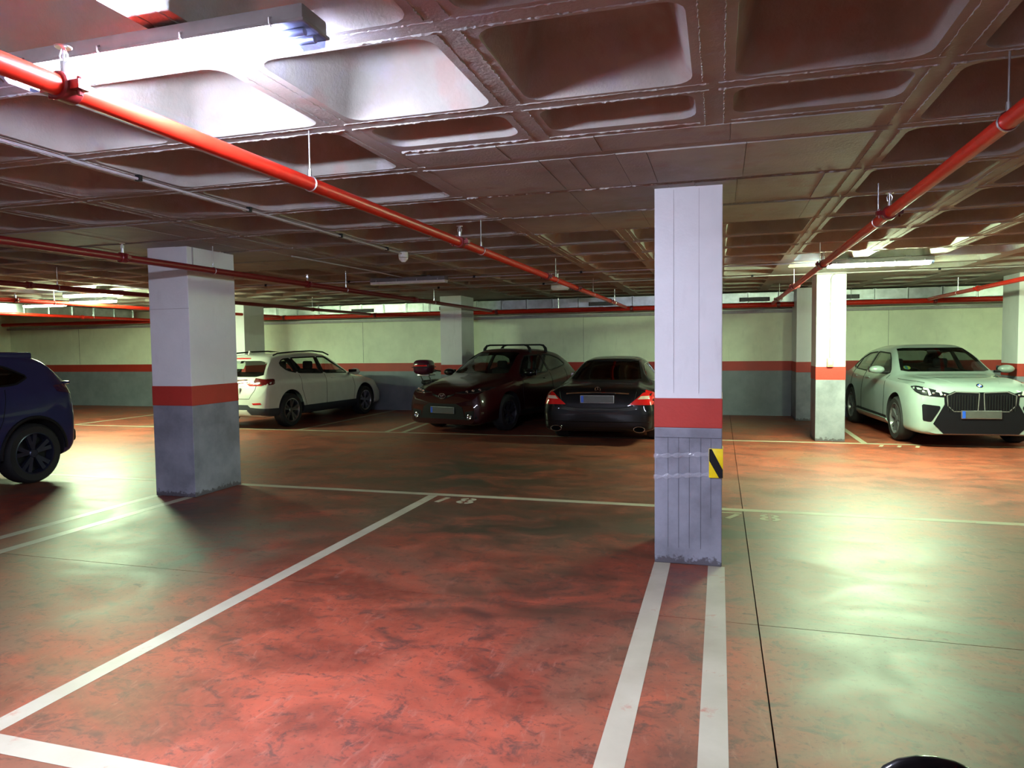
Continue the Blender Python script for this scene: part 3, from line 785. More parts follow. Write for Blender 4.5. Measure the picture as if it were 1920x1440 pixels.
def seatpair(par, y, zf=.62, x=.37, headz=1.20):
    for s_ in (-1, 1):
        sb = MB(); sb.rbox(s_*x-.24, s_*x+.24, y-.25, y+.25, zf-.16, zf, .05, seg=3)
        o = sb.build('seat', MDK, par, True)
        m_ = MB(); m_.rbox(s_*x-.23, s_*x+.23, y-.32, y-.20, zf-.05, headz-.12, .05, seg=3); m_.build('seat_back', MDK, o, True)
        m_ = MB(); m_.rbox(s_*x-.12, s_*x+.12, y-.34, y-.25, headz-.13, headz+.05, .04, seg=3); m_.build('headrest', MDK, o, True)
def mirror_pair(par, y, z, x, paint, gl=None, face=1, sz=(.13, .09, .075)):
    for s_ in (-1, 1):
        mb = MB(); mb.sph((s_*(x+.12), y, z), (sz[0], sz[1], sz[2]), 16); o = mb.build('wing_mirror', paint, par, True)
        MB().rbox(s_*(x+.12)-.11, s_*(x+.12)+.11, y-face*.094-.004, y-face*.094+.004, z-.055, z+.055, .003).build('mirror_glass', MCRM, o)
        MB().rbox(min(s_*(x-.06), s_*(x+.05)), max(s_*(x-.06), s_*(x+.05)), y-.03, y+.03, z-.06, z-.02, .01).build('mirror_foot', MBL, o, True)
def roundel(par, c, ax, r=.041, name='badge'):
    mb = MB(); mb.lathe([(r, -.012), (r, .002), (r-.006, .006), (r-.010, .004), (.0001, .004)], (0, 0, 0), 'y', 24)
    o = mb.build(name, MBL, par, True); o.location = c; o.rotation_euler = (ax, 0, 0) if not isinstance(ax, tuple) else ax
    for q in range(4):
        mt = MWP if q % 2 else MPB; pts = [(0, 0)]+[(.66*r*cos(radians(90*q+15*k)), .66*r*sin(radians(90*q+15*k))) for k in range(7)]
        MB().prism(pts, 'y', .004, .0065).build('badge_quarter', mt, o)
    mb = MB(); mb.lathe([(r+.001, -.004), (r+.002, .005), (r-.003, .0065), (r-.003, .002)], (0, 0, 0), 'y', 24, caps=False); mb.build('badge_ring', MCRM, o, True)
    return o
def make_car(name, label, tab, paint, loc, rz, wheels, cav, side_glass, front_glass, rear_glass, lining=None, n=76, glass=None, ag=.055):
    """wheels: (front s, rear s, half track, radius); s counted from the tail"""
    L = tab[-1][0]; car = thing(name, label, 'car', loc, rz); lining = lining or MDK
    bm_ = body_mesh(tab, n); skin = Skin(bm_)
    body = bm_.build('body', [paint, lining], car, True, 40)
    fs, rs, tr, R = wheels; cut = []
    for s_ in (fs, rs):
        for sg in (-1, 1):
            mb = MB(); a, b = sorted((sg*(tr-.26), sg*(tr+.30)))
            mb.lathe([(R+ag, a), (R+ag, b)], (0, s_-L/2, R+.012), 'x', 40); cut.append(mb)
    if cav: cut.append(cavity_mesh(tab, *cav))
    for p in side_glass: cut.append(MB().prism([(a-L/2, b) for a, b in p], 'x', -1.3, 1.3))
    if front_glass: cut.append(MB().prism(front_glass, 'y', cav[1]-1.15-L/2, L/2+1))
    if rear_glass: cut.append(MB().prism(rear_glass, 'y', -L/2-1, cav[0]+.95-L/2))
    cobs = [c.build('cutter', lining, car) for c in cut]
    for c in cobs: c.data.materials.clear(); c.data.materials.append(lining)
    boolean(body, cobs)
    me = body.data; me.polygons.foreach_set('use_smooth', [True]*len(me.polygons)); me.set_sharp_from_angle(angle=radians(32))
    g = glass or MGL
    for p in side_glass:
        for ax in ('+x', '-x'): decal(skin, [(a-L/2, b) for a, b in p], ax, -.006, g, 'side_window', car, .09, .003)
    if front_glass: decal(skin, front_glass, '+y', -.006, g, 'windscreen', car, .1, .003)
    if rear_glass: decal(skin, rear_glass, '-y', -.006, g, 'rear_window', car, .1, .003)
    return car, skin, L
def inset_ring(poly, d):
    n = len(poly); A = sum(poly[i][0]*poly[(i+1) % n][1]-poly[(i+1) % n][0]*poly[i][1] for i in range(n)); s_ = 1 if A > 0 else -1; q = []
    for i in range(n):
        a, b, c = Vector(poly[i-1]), Vector(poly[i]), Vector(poly[(i+1) % n]); e1 = (b-a).normalized(); e2 = (c-b).normalized()
        n1 = Vector((-e1.y, e1.x))*s_; n2 = Vector((-e2.y, e2.x))*s_; m = (n1+n2); m = m/max(.3, m.length)*1.0; m.normalize()
        q.append(tuple(b-m*d))
    return q
def ring_decal(skin, poly, ax, w, off, mat, name, par, step=.06):
    # thin frame following an outline
    out = []; n = len(poly)
    for i in range(n):
        a, b = Vector(poly[i]), Vector(poly[(i+1) % n]); k = max(1, int((b-a).length/step)); out += [tuple(a+(b-a)*j/k) for j in range(k)]
    o2 = inset_ring(out, w); vs = []
    for a, b in zip(out, o2):
        for q, e in ((a, off), (a, -.012), (b, off), (b, -.006)):
            l, nn = skin.hit(ax, q[0], q[1]); vs.append(l+nn*e)
    m = len(out); fs = []
    for i in range(m):
        j = (i+1) % m
        for a, b in ((0, 2), (2, 3), (1, 0)): fs.append((4*i+a, 4*i+b, 4*j+b, 4*j+a))
    mb = MB(); mb.add(vs, fs); return mb.build(name, mat, par, True)
def seam(skin, pts, ax, par, name='shut_line', w=.004, mat=None, off=.0015):
    out = []
    for a, b in zip(pts[:-1], pts[1:]):
        a, b = Vector(a), Vector(b); k = max(1, int((b-a).length/.05)); out += [a+(b-a)*j/k for j in range(k)]
    out.append(Vector(pts[-1])); P = []
    for p in out:
        l, nn = skin.hit(ax, p.x, p.y); P.append(l+nn*off)
    return MB().tube(P, w, 5).build(name, mat or MBL, par)

def carpaint(name, c, coat=1.0, rough=.35, metal=0.0):
    m, t, b = nt(name); b.inputs['Specular IOR Level'].default_value = .12 if max(c) < .1 else .5; b.inputs['Roughness'].default_value = rough; b.inputs['Metallic'].default_value = metal
    b.inputs['Coat Weight'].default_value = coat; b.inputs['Coat Roughness'].default_value = .03
    v = pos(t); t.links.new(ramp(t, noise(t, v, 5, 3), .35, .65, tuple(x*.93 for x in c), c), b.inputs['Base Color']); return m
CLD = plain('dark_cladding', (.022, .024, .034), .6)
MGLX = glassmat('light_tinted_glass', (.72, .76, .74))
PWH = carpaint('white_car_paint', (.62, .62, .57)); PSV = carpaint('silver_white_car_paint', (.29, .36, .35), 1.0, .3)
PBK = carpaint('black_car_paint', (.003, .003, .004), .7); PMA = carpaint('dark_maroon_car_paint', (.024, .001, .003), .7); PNV = carpaint('dark_navy_car_paint', (.026, .028, .095), .6, .45)
RIML = metalmat('alloy_rim', (.55, .56, .60), .3); RIMD = plain('dark_rim', (.03, .03, .04), .3)

# ---------------------------------------------------------------- 1: white compact crossover, rear towards us
T1 = [(0, .70, .66, .58, .38, .62, .66, .68), (.03, .82, .78, .68, .31, .70, .76, .78), (.09, .882, .845, .76, .26, .84, .93, .96), (.13, .893, .86, .77, .25, .90, .99, 1.02), (.24, .898, .875, .74, .24, .95, 1.14, 1.19),
      (.42, .90, .875, .68, .24, .98, 1.33, 1.41), (.55, .90, .875, .64, .23, 1.0, 1.40, 1.47), (1.2, .90, .87, .585, .22, .99, 1.455, 1.525), (1.9, .90, .87, .58, .22, .97, 1.465, 1.545), (2.4, .90, .87, .585, .22, .96, 1.415, 1.50),
      (2.8, .90, .87, .63, .22, .955, 1.24, 1.31), (3.2, .90, .865, .70, .22, .945, 1.02, 1.075), (3.4, .90, .855, .71, .22, .93, .965, 1.01), (4.0, .885, .82, .63, .22, .83, .88, .93), (4.22, .85, .77, .56, .22, .74, .80, .85),
      (4.38, .78, .70, .50, .25, .62, .68, .71), (4.45, .66, .60, .45, .32, .54, .58, .60)]
sg1 = [rpoly([(.68, 1.29), (.82, 1.17), (1.12, 1.11), (1.12, 1.40), (.84, 1.38)], .18, 1), [(1.16, 1.11), (1.98, 1.075), (1.98, 1.415), (1.16, 1.405)],
       rpoly([(2.04, 1.075), (3.0, 1.05), (2.50, 1.33), (2.36, 1.405), (2.04, 1.415)], .08, 1)]
car, sk, L = make_car('hatchback_car', 'white crossover car seen from behind, parked between the left column and the wall', T1, PWH, (-9.27, 14.13, 0), radians(-4.5), (3.56, .80, .80, .345), (.35, 3.25), sg1,
    rpoly([(-.60, 1.10), (.60, 1.10), (.50, 1.44), (-.50, 1.44)], .1, 1), rpoly([(-.73, 1.05), (.73, 1.05), (.64, 1.37), (-.64, 1.37)], .12, 1), glass=MGLX, ag=.075)
h = L/2
for ax, sx in (('+x', 1), ('-x', -1)):
    for p in (sg1[0], sg1[1], sg1[2]): ring_decal(sk, [(a-h, b) for a, b in p], ax, .022, .002, MBL, 'window_frame', car)
    seam(sk, [(1.14-h, 1.06), (1.16-h, .75), (1.30-h, .40), (2.0-h, .33), (2.02-h, 1.05)], ax, car); seam(sk, [(2.02-h, .33), (3.05-h, .33), (3.12-h, .72), (3.02-h, 1.02)], ax, car)
    for yy in (1.33, 2.2):
        decal(sk, rpoly([(yy-h, .935), (yy+.20-h, .935), (yy+.20-h, .955), (yy-h, .955)], .2, 1), ax, .03, PWH, 'door_handle', car, .05, .028)
    for q in ([(1.10-h, 1.12), (1.18-h, 1.12), (1.18-h, 1.40), (1.10-h, 1.39)], [(1.97-h, 1.08), (2.05-h, 1.08), (2.05-h, 1.41), (1.97-h, 1.41)]): decal(sk, q, ax, .003, MBL, 'door_pillar', car, .06)
    decal(sk, [(1.19-h, .245), (3.16-h, .245), (3.15-h, .41), (1.21-h, .41)], ax, .010, CLD, 'sill_cladding', car, .08, .02)
    decal(sk, [(.05-h, .30), (.42-h, .262), (.40-h, .42), (.05-h, .43)], ax, .014, CLD, 'bumper_cladding', car, .04, .03)
    decal(sk, rpoly([(.02-h, .95), (.10-h, 1.01), (.34-h, 1.01), (.30-h, .90), (.04-h, .88)], .15, 1), ax, .004, plain('dark_red_lens', (.10, .006, .008), .1, 0, 1.), 'tail_lamp', car, .05)
    # black arch lips and roof rail
    for s_ in (3.56, .80):
        mb = MB(); mb.tube([(sx*(sk.hit(ax, s_-h+.425*cos(radians(a)), min(.42*sin(radians(a))+.357, .8))[0].x*sx-.004), s_-h+.425*cos(radians(a)), .357+.425*sin(radians(a))) for a in range(-8, 189, 8)], .012, 6); mb.build('arch_lip', PWH, car, True)
    pts = [(sx*.60, s_-h, z) for s_, z in ((.62, 1.475), (.75, 1.515), (1.3, 1.545), (1.9, 1.555), (2.3, 1.525), (2.5, 1.46))]
    MB().tube(pts, .016, 8).build('roof_rail', MBL, car, True)
DRED = plain('tail_lens_dark', (.14, .008, .010), .1, 0, 1.0)
for s_ in (-1, 1):
    decal(sk, [(s_*.36, .925), (s_*.55, .965), (s_*.55, .895), (s_*.45, .885)] if s_ > 0 else [(-.45, .885), (-.55, .895), (-.55, .965), (-.36, .925)], '-y', .006, MRED, 'tail_lamp', car, .04)
    p = [(.56, 1.03), (.84, 1.0), (.87, .97), (.83, .895), (.56, .895)]
    decal(sk, [(s_*a, b) for a, b in (p if s_ > 0 else reversed(p))], '-y', .006, DRED, 'tail_lamp', car, .04)
    p = [(.525, .895), (.77, .895), (.75, .875), (.45, .875)]
    decal(sk, [(s_*a, b) for a, b in (p if s_ < 0 else reversed(p))], '-y', .008, MRED, 'tail_lamp', car, .04)
    p = [(.56, .535), (.76, .545), (.78, .515), (.60, .505)]
    decal(sk, [(s_*a, b) for a, b in (p if s_ < 0 else reversed(p))], '-y', .008, MRED, 'reflector', car, .04)
decal(sk, [(-.85, .30), (.85, .30), (.85, .43), (.52, .45), (.46, .50), (-.46, .50), (-.52, .45), (-.85, .43)], '-y', .006, CLD, 'bumper_cladding', car, .05)
decal(sk, [(-.52, .305), (.52, .305), (.44, .40), (-.44, .40)], '-y', .016, PWH, 'skid_plate', car, .05, .02)
seam(sk, [(-.66, 1.02), (-.62, .80), (-.5, .62), (.5, .62), (.62, .80), (.66, 1.02)], '-y', car)
seam(sk, [(-.34, .87), (.34, .87)], '-y', car, 'tailgate_crease', .006, PWH)
decal(sk, rpoly([(-.20, 1.405), (.20, 1.405), (.20, 1.425), (-.20, 1.425)], .2, 1), '-y', .008, MRED, 'brake_light', car, .04)
pl_, yb = plate(car, sk, -.26, .26, .72, .83, '-y', mat=MWPL)
DGT = plain('plate_letter', (.05, .06, .06), .5)
def letter(par, ch, x, z, y, h_=.07, w=.036, th=.009, sg=-1, name='plate_character', mat=None):
    G = {'H': [((0, 0), (0, 1)), ((1, 0), (1, 1)), ((0, .5), (1, .5))], 'R': [((0, 0), (0, 1)), ((0, 1), (.8, 1)), ((.8, 1), (1, .78)), ((1, .78), (.8, .52)), ((0, .52), (.8, .52)), ((.5, .52), (1, 0))],
         'W': [((0, 1), (.2, 0)), ((.2, 0), (.5, .7)), ((.5, .7), (.8, 0)), ((.8, 0), (1, 1)), ((.1, 1), (.9, 1)), ((.3, .6), (.7, .6))], 'X': [((0, 0), (1, 1)), ((0, 1), (1, 0))], '1': [((.5, 0), (.5, 1)), ((.1, .75), (.5, 1))], 'J': [((0, .2), (.5, 0)), ((.5, 0), (.9, .2)), ((.9, .2), (.9, 1))],
         'C': [((1, .9), (.5, 1)), ((.5, 1), (0, .7)), ((0, .7), (0, .3)), ((0, .3), (.5, 0)), ((.5, 0), (1, .1))]}[ch]
    mb = MB()
    for a, b in G: mb.tube([(x+a[0]*w, y, z+a[1]*h_), (x+b[0]*w, y, z+b[1]*h_)], th/2, 4)
    return mb.build(name, mat or DGT, par)
for k, ch in enumerate('JHRW'): letter(pl_, ch, .03+.055*k, .74, yb-.001)
l, nn = sk.hit('-y', .42, .95)
for k, ch in enumerate('X1'): letter(car, ch, .36+.07*k, .94, l.y-.008, .045, .05, .009, name='badge_letter', mat=MCRM)
roundel(car, (0, sk.hit('-y', 0, .95)[0].y-.006, .95), (0, 0, pi))
wheel(car, .79, 3.56-h, .345, RIML, 5, style='y'); wheel(car, .79, .80-h, .345, RIML, 5); wheel(car, -.79, 3.56-h, .345, RIML, 5, side=-1); wheel(car, -.79, .80-h, .345, RIML, 5, side=-1)
seatpair(car, 2.35-h, .66, .36, 1.28); mirror_pair(car, 3.0-h, 1.06, .86, PWH)
mb = MB(); mb.prism([(-.03+.62-h, 1.50), (.09+.62-h, 1.50), (-.005+.62-h, 1.575)], 'x', -.012, .012); mb.build('antenna_fin', PWH, car, True)
decal(sk, [(-.14, 1.22), (.14, 1.22), (.13, 1.33), (-.13, 1.33)], '-y', -.02, plain('window_notice', (.50, .52, .42), .6), 'window_notice', car, .1, .002)

# ---------------------------------------------------------------- 2: silver white coupe crossover, nose towards us
T2 = [(0, .62, .56, .45, .40, .70, .74, .76), (.04, .76, .70, .56, .33, .84, .90, .92), (.12, .86, .80, .64, .27, .95, 1.01, 1.03), (.35, .91, .85, .66, .24, 1.0, 1.12, 1.16), (.75, .92, .86, .64, .22, 1.0, 1.30, 1.36), (1.2, .92, .865, .61, .22, .99, 1.42, 1.49),
      (1.8, .92, .87, .60, .22, .98, 1.465, 1.555), (2.3, .92, .87, .60, .22, .97, 1.45, 1.55), (2.7, .92, .875, .63, .22, .97, 1.34, 1.43), (3.05, .92, .875, .70, .22, .97, 1.14, 1.22), (3.30, .92, .87, .75, .22, .965, 1.02, 1.08), (3.5, .922, .865, .74, .22, .95, 1.0, 1.05), (4.0, .92, .86, .71, .21, .945, .98, 1.03),
      (4.30, .90, .85, .66, .20, .92, .95, .985), (4.44, .865, .82, .60, .20, .90, .92, .945), (4.53, .81, .77, .54, .20, .86, .88, .90), (4.565, .74, .70, .48, .22, .80, .83, .845)]
sg2 = [rpoly([(.62, 1.15), (.92, 1.10), (.92, 1.28), (.80, 1.26)], .12, 1), [(.96, 1.10), (1.74, 1.08), (1.74, 1.41), (1.25, 1.38), (.96, 1.295)], rpoly([(1.80, 1.08), (3.0, 1.06), (2.66, 1.28), (2.45, 1.39), (1.80, 1.415)], .06, 1)]
fg2 = rpoly([(-.67, 1.10), (.67, 1.10), (.60, 1.32), (.52, 1.49), (-.52, 1.49), (-.60, 1.32)], .08, 1)
car, sk, L = make_car('coupe_crossover_car', 'silver white car facing us on the right with a large black grille', T2, PSV, (3.52, 14.16, 0), radians(184.5), (3.70, 1.01, .80, .36), (.7, 3.32), sg2, fg2,
    rpoly([(-.58, 1.16), (.58, 1.16), (.5, 1.42), (-.5, 1.42)], .1, 1), n=84)
h = L/2
for ax, sx in (('+x', 1), ('-x', -1)):
    for p in sg2: ring_decal(sk, [(a-h, b) for a, b in p], ax, .02, .002, MBL, 'window_frame', car)
    seam(sk, [(.96-h, 1.08), (1.0-h, .80), (1.45-h, .36), (1.76-h, .34), (1.77-h, 1.06)], ax, car); seam(sk, [(1.77-h, .34), (3.1-h, .34), (3.14-h, .70), (3.06-h, 1.04)], ax, car)
    for yy in (1.12, 1.95): decal(sk, rpoly([(yy-h, .945), (yy+.19-h, .945), (yy+.19-h, .968), (yy-h, .968)], .2, 1), ax, .022, PSV, 'door_handle', car, .05, .02)
    decal(sk, [(1.42-h, .25), (3.30-h, .25), (3.28-h, .32), (1.46-h, .34)], ax, .022, PSV, 'sill_blade', car, .08, .03)
    decal(sk, [(1.44-h, .345), (3.27-h, .325), (3.25-h, .37), (1.50-h, .39)], ax, .003, MBL, 'sill_cladding', car, .08)
# black lower front: kidney grille region and intake
gr = [(-.36, .855), (-.05, .84), (.05, .84), (.36, .855), (.50, .79), (.49, .66), (.64, .37), (.50, .225), (-.50, .225), (-.64, .37), (-.49, .66), (-.50, .79)]
GB = plain('grille_black', (.006, .006, .010), .4, spec=.25)
gp = decal(sk, gr, '+y', .006, GB, 'grille', car, .05, .02)
for k in range(11):
    for s_ in (-1, 1):
        x = s_*(.07+k*.037); z1 = .82-(.02 if k < 2 else 0); l, nn = sk.hit('+y', x, .7)
        MB().tube([(x, sk.hit('+y', x, z)[0].y+.012, z) for z in (.56, .66, .76, z1-.02)], .006, 5).build('grille_bar', MBL, gp, True)
for s_ in (-1, 1):
    kid = [(.035, .825), (.34, .84), (.455, .785), (.44, .64), (.36, .56), (.05, .56)]
    ring_decal(sk, [(s_*a, b) for a, b in kid], '+y', .010, .012, MGP, 'grille_frame', car)
    hl = [(.40, .815), (.60, .868), (.80, .925), (.860, .915), (.845, .84), (.79, .795), (.47, .765)]
    hp = decal(sk, rpoly([(s_*a, b) for a, b in (hl if s_ > 0 else reversed(hl))], .12, 1), '+y', .007, GB, 'headlamp', car, .04, .02)
    for u in (.56, .715):
        el = [(u+.040, .862+(u-.56)*.22), (u-.02, .852+(u-.56)*.22), (u-.040, .800), (u-.010, .790), (u+.004, .832+(u-.56)*.22), (u+.050, .842+(u-.56)*.22)]
        decal(sk, [(s_*a, b) for a, b in (el if s_ > 0 else reversed(el))], '+y', .014, plain('light_guide', (.62, .70, .62), .3), 'light_guide', hp, .03, .01)
    MB().sph((s_*.64, sk.hit('+y', s_*.64, .825)[0].y-.004, .825), .022, 12).build('lens', MREF, hp, True)
    MB().sph((s_*.49, sk.hit('+y', s_*.49, .80)[0].y-.004, .80), .020, 12).build('lens', MREF, hp, True)
    vt = [(.79, .665), (.55, .635), (.545, .60), (.66, .40), (.775, .41)]
    decal(sk, rpoly([(s_*a, b) for a, b in vt], .08, 1), '+y', .006, GB, 'side_intake', car, .04, .02)
    seam(sk, [(s_*.66, 4.25-h), (s_*.74, 3.9-h), (s_*.78, 3.4-h)], '+z', car, 'bonnet_shut_line')
    seam(sk, [(s_*.30, 4.40-h), (s_*.46, 3.9-h), (s_*.52, 3.4-h)], '+z', car, 'bonnet_crease', .007, PSV, -.003)
roundel(car, (0, sk.hit('+z', 0, 4.49-h)[0].y+.0, sk.hit('+z', 0, 4.49-h)[0].z+.006), (radians(48), 0, 0), .043)
plate(car, sk, -.26, .26, .455, .565, '+y', blue='r')
mirror_pair(car, 2.98-h, 1.13, .87, PSV, face=1, sz=(.125, .085, .068))
seatpair(car, 2.2-h, .66, .37, 1.24)
mb = MB(); mb.rbox(-.68, .68, 2.75-h, 3.2-h, .88, 1.05, .05, seg=3); mb.build('dashboard', MBL, car, True)
mb = MB(); mb.tube([(.36+.18*cos(2*pi*k/20), 2.68-h+.05*sin(2*pi*k/20), .98+.17*sin(2*pi*k/20)) for k in range(20)], .014, 8, closed=True); mb.build('steering_wheel', MBL, car, True)
MB().rbox(-.10, .10, 2.62-h, 2.66-h, 1.40, 1.45, .012).build('rear_view_mirror', MBL, car, True)
decal(sk, rpoly([(.50, 1.145), (.60, 1.145), (.60, 1.20), (.50, 1.20)], .25, 2), '+y', -.012, plain('sticker_yellow', (.55, .60, .12), .5), 'windscreen_sticker', car, .1, .002)
decal(sk, rpoly([(.54, 1.145), (.58, 1.145), (.58, 1.20), (.54, 1.20)], .25, 2), '+y', -.010, plain('sticker_blue', (.05, .30, .45), .5), 'windscreen_sticker', car, .1, .002)
for sx in (1, -1):
    for s_ in (3.70, 1.01): wheel(car, sx*.80, s_-h, .36, plain('bicolour_rim', (.10, .10, .11), .25), 5, side=sx)

# ---------------------------------------------------------------- 3: dark maroon crossover with roof bars, nose towards us
T3 = [(0, .60, .55, .45, .45, .70, .76, .78), (.05, .74, .68, .56, .36, .82, .92, .95), (.2, .86, .80, .62, .28, .93, 1.10, 1.14), (.5, .895, .84, .60, .25, .99, 1.28, 1.33), (.9, .897, .85, .58, .23, 1.0, 1.42, 1.48), (1.5, .897, .85, .56, .22, .98, 1.475, 1.555), (2.1, .897, .85, .56, .22, .96, 1.47, 1.56),
      (2.5, .897, .855, .58, .22, .95, 1.38, 1.47), (2.85, .897, .86, .65, .22, .945, 1.18, 1.26), (3.15, .897, .86, .71, .22, .94, 1.01, 1.07), (3.35, .897, .85, .71, .22, .92, .98, 1.02), (3.8, .89, .83, .64, .22, .86, .91, .96),
      (4.1, .865, .80, .58, .19, .80, .845, .885), (4.28, .80, .74, .50, .17, .73, .77, .80), (4.36, .70, .64, .44, .19, .64, .68, .70)]
sg3 = [rpoly([(.75, 1.20), (1.62, 1.08), (1.62, 1.42), (1.2, 1.40), (.9, 1.32)], .1, 1), rpoly([(1.68, 1.07), (2.85, 1.04), (2.50, 1.30), (2.33, 1.40), (1.68, 1.42)], .06, 1)]
fg3 = rpoly([(-.64, 1.07), (.64, 1.07), (.57, 1.30), (.50, 1.48), (-.50, 1.48), (-.57, 1.30)], .08, 1)
car, sk, L = make_car('roof_bar_car', 'dark maroon crossover car facing us with two black roof bars', T3, PMA, (-4.38, 14.22, 0), radians(180-14.5), (3.42, .78, .78, .345), (.6, 3.2), sg3, fg3, None)
h = L/2
for ax, sx in (('+x', 1), ('-x', -1)):
    for p in sg3: ring_decal(sk, [(a-h, b) for a, b in p], ax, .018, .002, MBL, 'window_frame', car)
    seam(sk, [(.9-h, 1.1), (1.0-h, .7), (1.25-h, .34), (1.64-h, .33), (1.65-h, 1.06)], ax, car); seam(sk, [(1.65-h, .33), (2.85-h, .33), (2.92-h, .72), (2.86-h, 1.02)], ax, car)
    decal(sk, rpoly([(1.80-h, .93), (2.0-h, .93), (2.0-h, .955), (1.80-h, .955)], .2, 1), ax, .022, PMA, 'door_handle', car, .05, .02)
    decal(sk, [(1.1-h, .24), (3.0-h, .24), (3.0-h, .36), (1.1-h, .36)], ax, .006, MBL, 'sill_cladding', car, .08)
for s_ in (-1, 1):
    hl = [(.25, .755), (.50, .80), (.74, .86), (.84, .85), (.80, .79), (.66, .745), (.45, .735)]
    hp = decal(sk, rpoly([(s_*a, b) for a, b in (hl if s_ > 0 else reversed(hl))], .12, 1), '+y', .006, GB, 'headlamp', car, .04, .02)
    for u, z in ((.50, .77), (.60, .785), (.70, .80)):
        l, nn = sk.hit('+y', s_*u, z); MB().lathe([(.030, -.006), (.032, .008), (.022, .010), (.0001, .004)], tuple(l+nn*.006), 'y', 16, caps=False).build('lens', MREF, hp, True)
    seam(sk, [(s_*.27, .757), (s_*.45, .742), (s_*.66, .752), (s_*.79, .795)], '+y', hp, 'chrome_edge', .005, MCRM, .010)
    l, nn = sk.hit('+y', s_*.60, .33)
    o = MB().lathe([(.048, -.02), (.050, .010), (.040, .014), (.030, .006), (.0001, .003)], tuple(l+nn*.004), 'y', 20, caps=False).build('fog_lamp', MREF, car, True)
    decal(sk, [(s_*a, b) for a, b in ([(.50, .42), (.70, .45), (.76, .30), (.50, .27)] if s_ < 0 else [(.50, .27), (.76, .30), (.70, .45), (.50, .42)])], '+y', .003, MBL, 'fog_lamp_bezel', car, .05)
decal(sk, [(-.50, .28), (.50, .28), (.44, .50), (.30, .56), (-.30, .56), (-.44, .50)], '+y', .006, MBL, 'lower_grille', car, .05)
decal(sk, [(-.26, .74), (0, .675), (.26, .74), (.24, .715), (.05, .64), (-.05, .64), (-.24, .715)], '+y', .007, MBL, 'upper_grille', car, .04)
l, nn = sk.hit('+y', 0, .70); lg = MB()
lg.tube([(.075*cos(2*pi*k/24), l.y+.016, .70+.05*sin(2*pi*k/24)) for k in range(24)], .006, 6, closed=True); bo = lg.build('badge', MCRM, car, True)
for rx, rz_, zc in ((.022, .048, .70), (.060, .020, .722)):
    MB().tube([(rx*cos(2*pi*k/20), l.y+.018, zc+rz_*sin(2*pi*k/20)) for k in range(20)], .005, 6, closed=True).build('badge_oval', MCRM, bo, True)
plate(car, sk, -.26, .26, .385, .495, '+y', blue='r')
mirror_pair(car, 2.80-h, 1.08, .85, PBK)
for s_, zz in ((2.05, 1.555), (1.35, 1.54)):
    o = MB().tube([(-.56, s_-h, 1.47), (-.555, s_-h, 1.55), (-.50, s_-h, 1.615), (-.42, s_-h, 1.63), (.42, s_-h, 1.63), (.50, s_-h, 1.615), (.555, s_-h, 1.55), (.56, s_-h, 1.47)], [.040, .034, .024, .018, .018, .024, .034, .040], 10).build('roof_bar', MBL, car, True)
seatpair(car, 1.95-h, .66, .36, 1.24)
for sx in (1, -1):
    for s_ in (3.42, .78): wheel(car, sx*.78, s_-h, .345, RIMD, 5, side=sx)

# ---------------------------------------------------------------- 4: black saloon, tail towards us
T4 = [(0, .68, .62, .52, .32, .60, .62, .63), (.03, .80, .74, .62, .27, .68, .74, .75), (.08, .86, .80, .68, .24, .78, .87, .885), (.14, .885, .82, .68, .23, .82, .90, .93), (.45, .915, .85, .66, .22, .86, .935, .975), (.80, .93, .86, .62, .21, .89, .98, 1.03), (1.25, .935, .865, .56, .21, .90, 1.15, 1.22),
      (1.7, .935, .865, .53, .21, .90, 1.28, 1.36), (2.3, .935, .865, .53, .21, .89, 1.31, 1.40), (2.8, .935, .865, .54, .21, .88, 1.25, 1.34), (3.3, .935, .86, .62, .21, .87, 1.04, 1.10), (3.6, .93, .85, .68, .21, .85, .93, .98), (4.2, .91, .82, .62, .21, .78, .84, .88), (4.65, .86, .77, .52, .22, .68, .73, .76),
      (4.84, .76, .68, .45, .25, .58, .62, .65), (4.91, .62, .56, .40, .32, .50, .54, .56)]
sg4 = [rpoly([(1.15, 1.0), (2.25, .96), (2.25, 1.27), (1.8, 1.25), (1.4, 1.13)], .1, 1), rpoly([(2.32, .96), (3.35, .95), (2.95, 1.15), (2.7, 1.24), (2.32, 1.27)], .06, 1)]
rg4 = rpoly([(-.60, 1.02), (.60, 1.02), (.54, 1.18), (.47, 1.325), (-.47, 1.325), (-.54, 1.18)], .08, 1)
car, sk, L = make_car('saloon_car', 'black low saloon car seen from behind, partly hidden by the centre column', T4, PBK, (-1.86, 13.46, 0), 0, (4.04, 1.19, .80, .335), (.9, 3.6), sg4, None, rg4, glass=MGLD)
h = L/2
for s_ in (-1, 1):
    tl = [(.50, .665), (.88, .665), (.90, .78), (.84, .85), (.74, .885), (.66, .80)]
    o = decal(sk, [(s_*a, b) for a, b in (tl if s_ < 0 else reversed(tl))], '-y', .008, MRED, 'tail_lamp', car, .04, .02)
    pl = [(.63, .75), (.80, .755), (.80, .80), (.68, .80)]
    decal(sk, [(s_*a, b) for a, b in (pl if s_ < 0 else reversed(pl))], '-y', .012, MAMB, 'reversing_lens', o, .04, .01)
    l, nn = sk.hit('-y', s_*.66, .30)
    mb = MB(); mb.tube([(s_*.66+.085*cos(2*pi*k/28), l.y-.03, .285+.045*sin(2*pi*k/28)) for k in range(28)], .007, 8, closed=True)
    eo = mb.build('exhaust_tip', MCRM, car, True)
    mb = MB(); mb.prism([(s_*.66+.080*cos(2*pi*k/28), .285+.040*sin(2*pi*k/28)) for k in range(28)], 'y', l.y-.022, l.y+.03); mb.build('exhaust_bore', plain('matte_black', (.003, .003, .003), .9, spec=.05), eo)  # matte black plug closes the exhaust opening
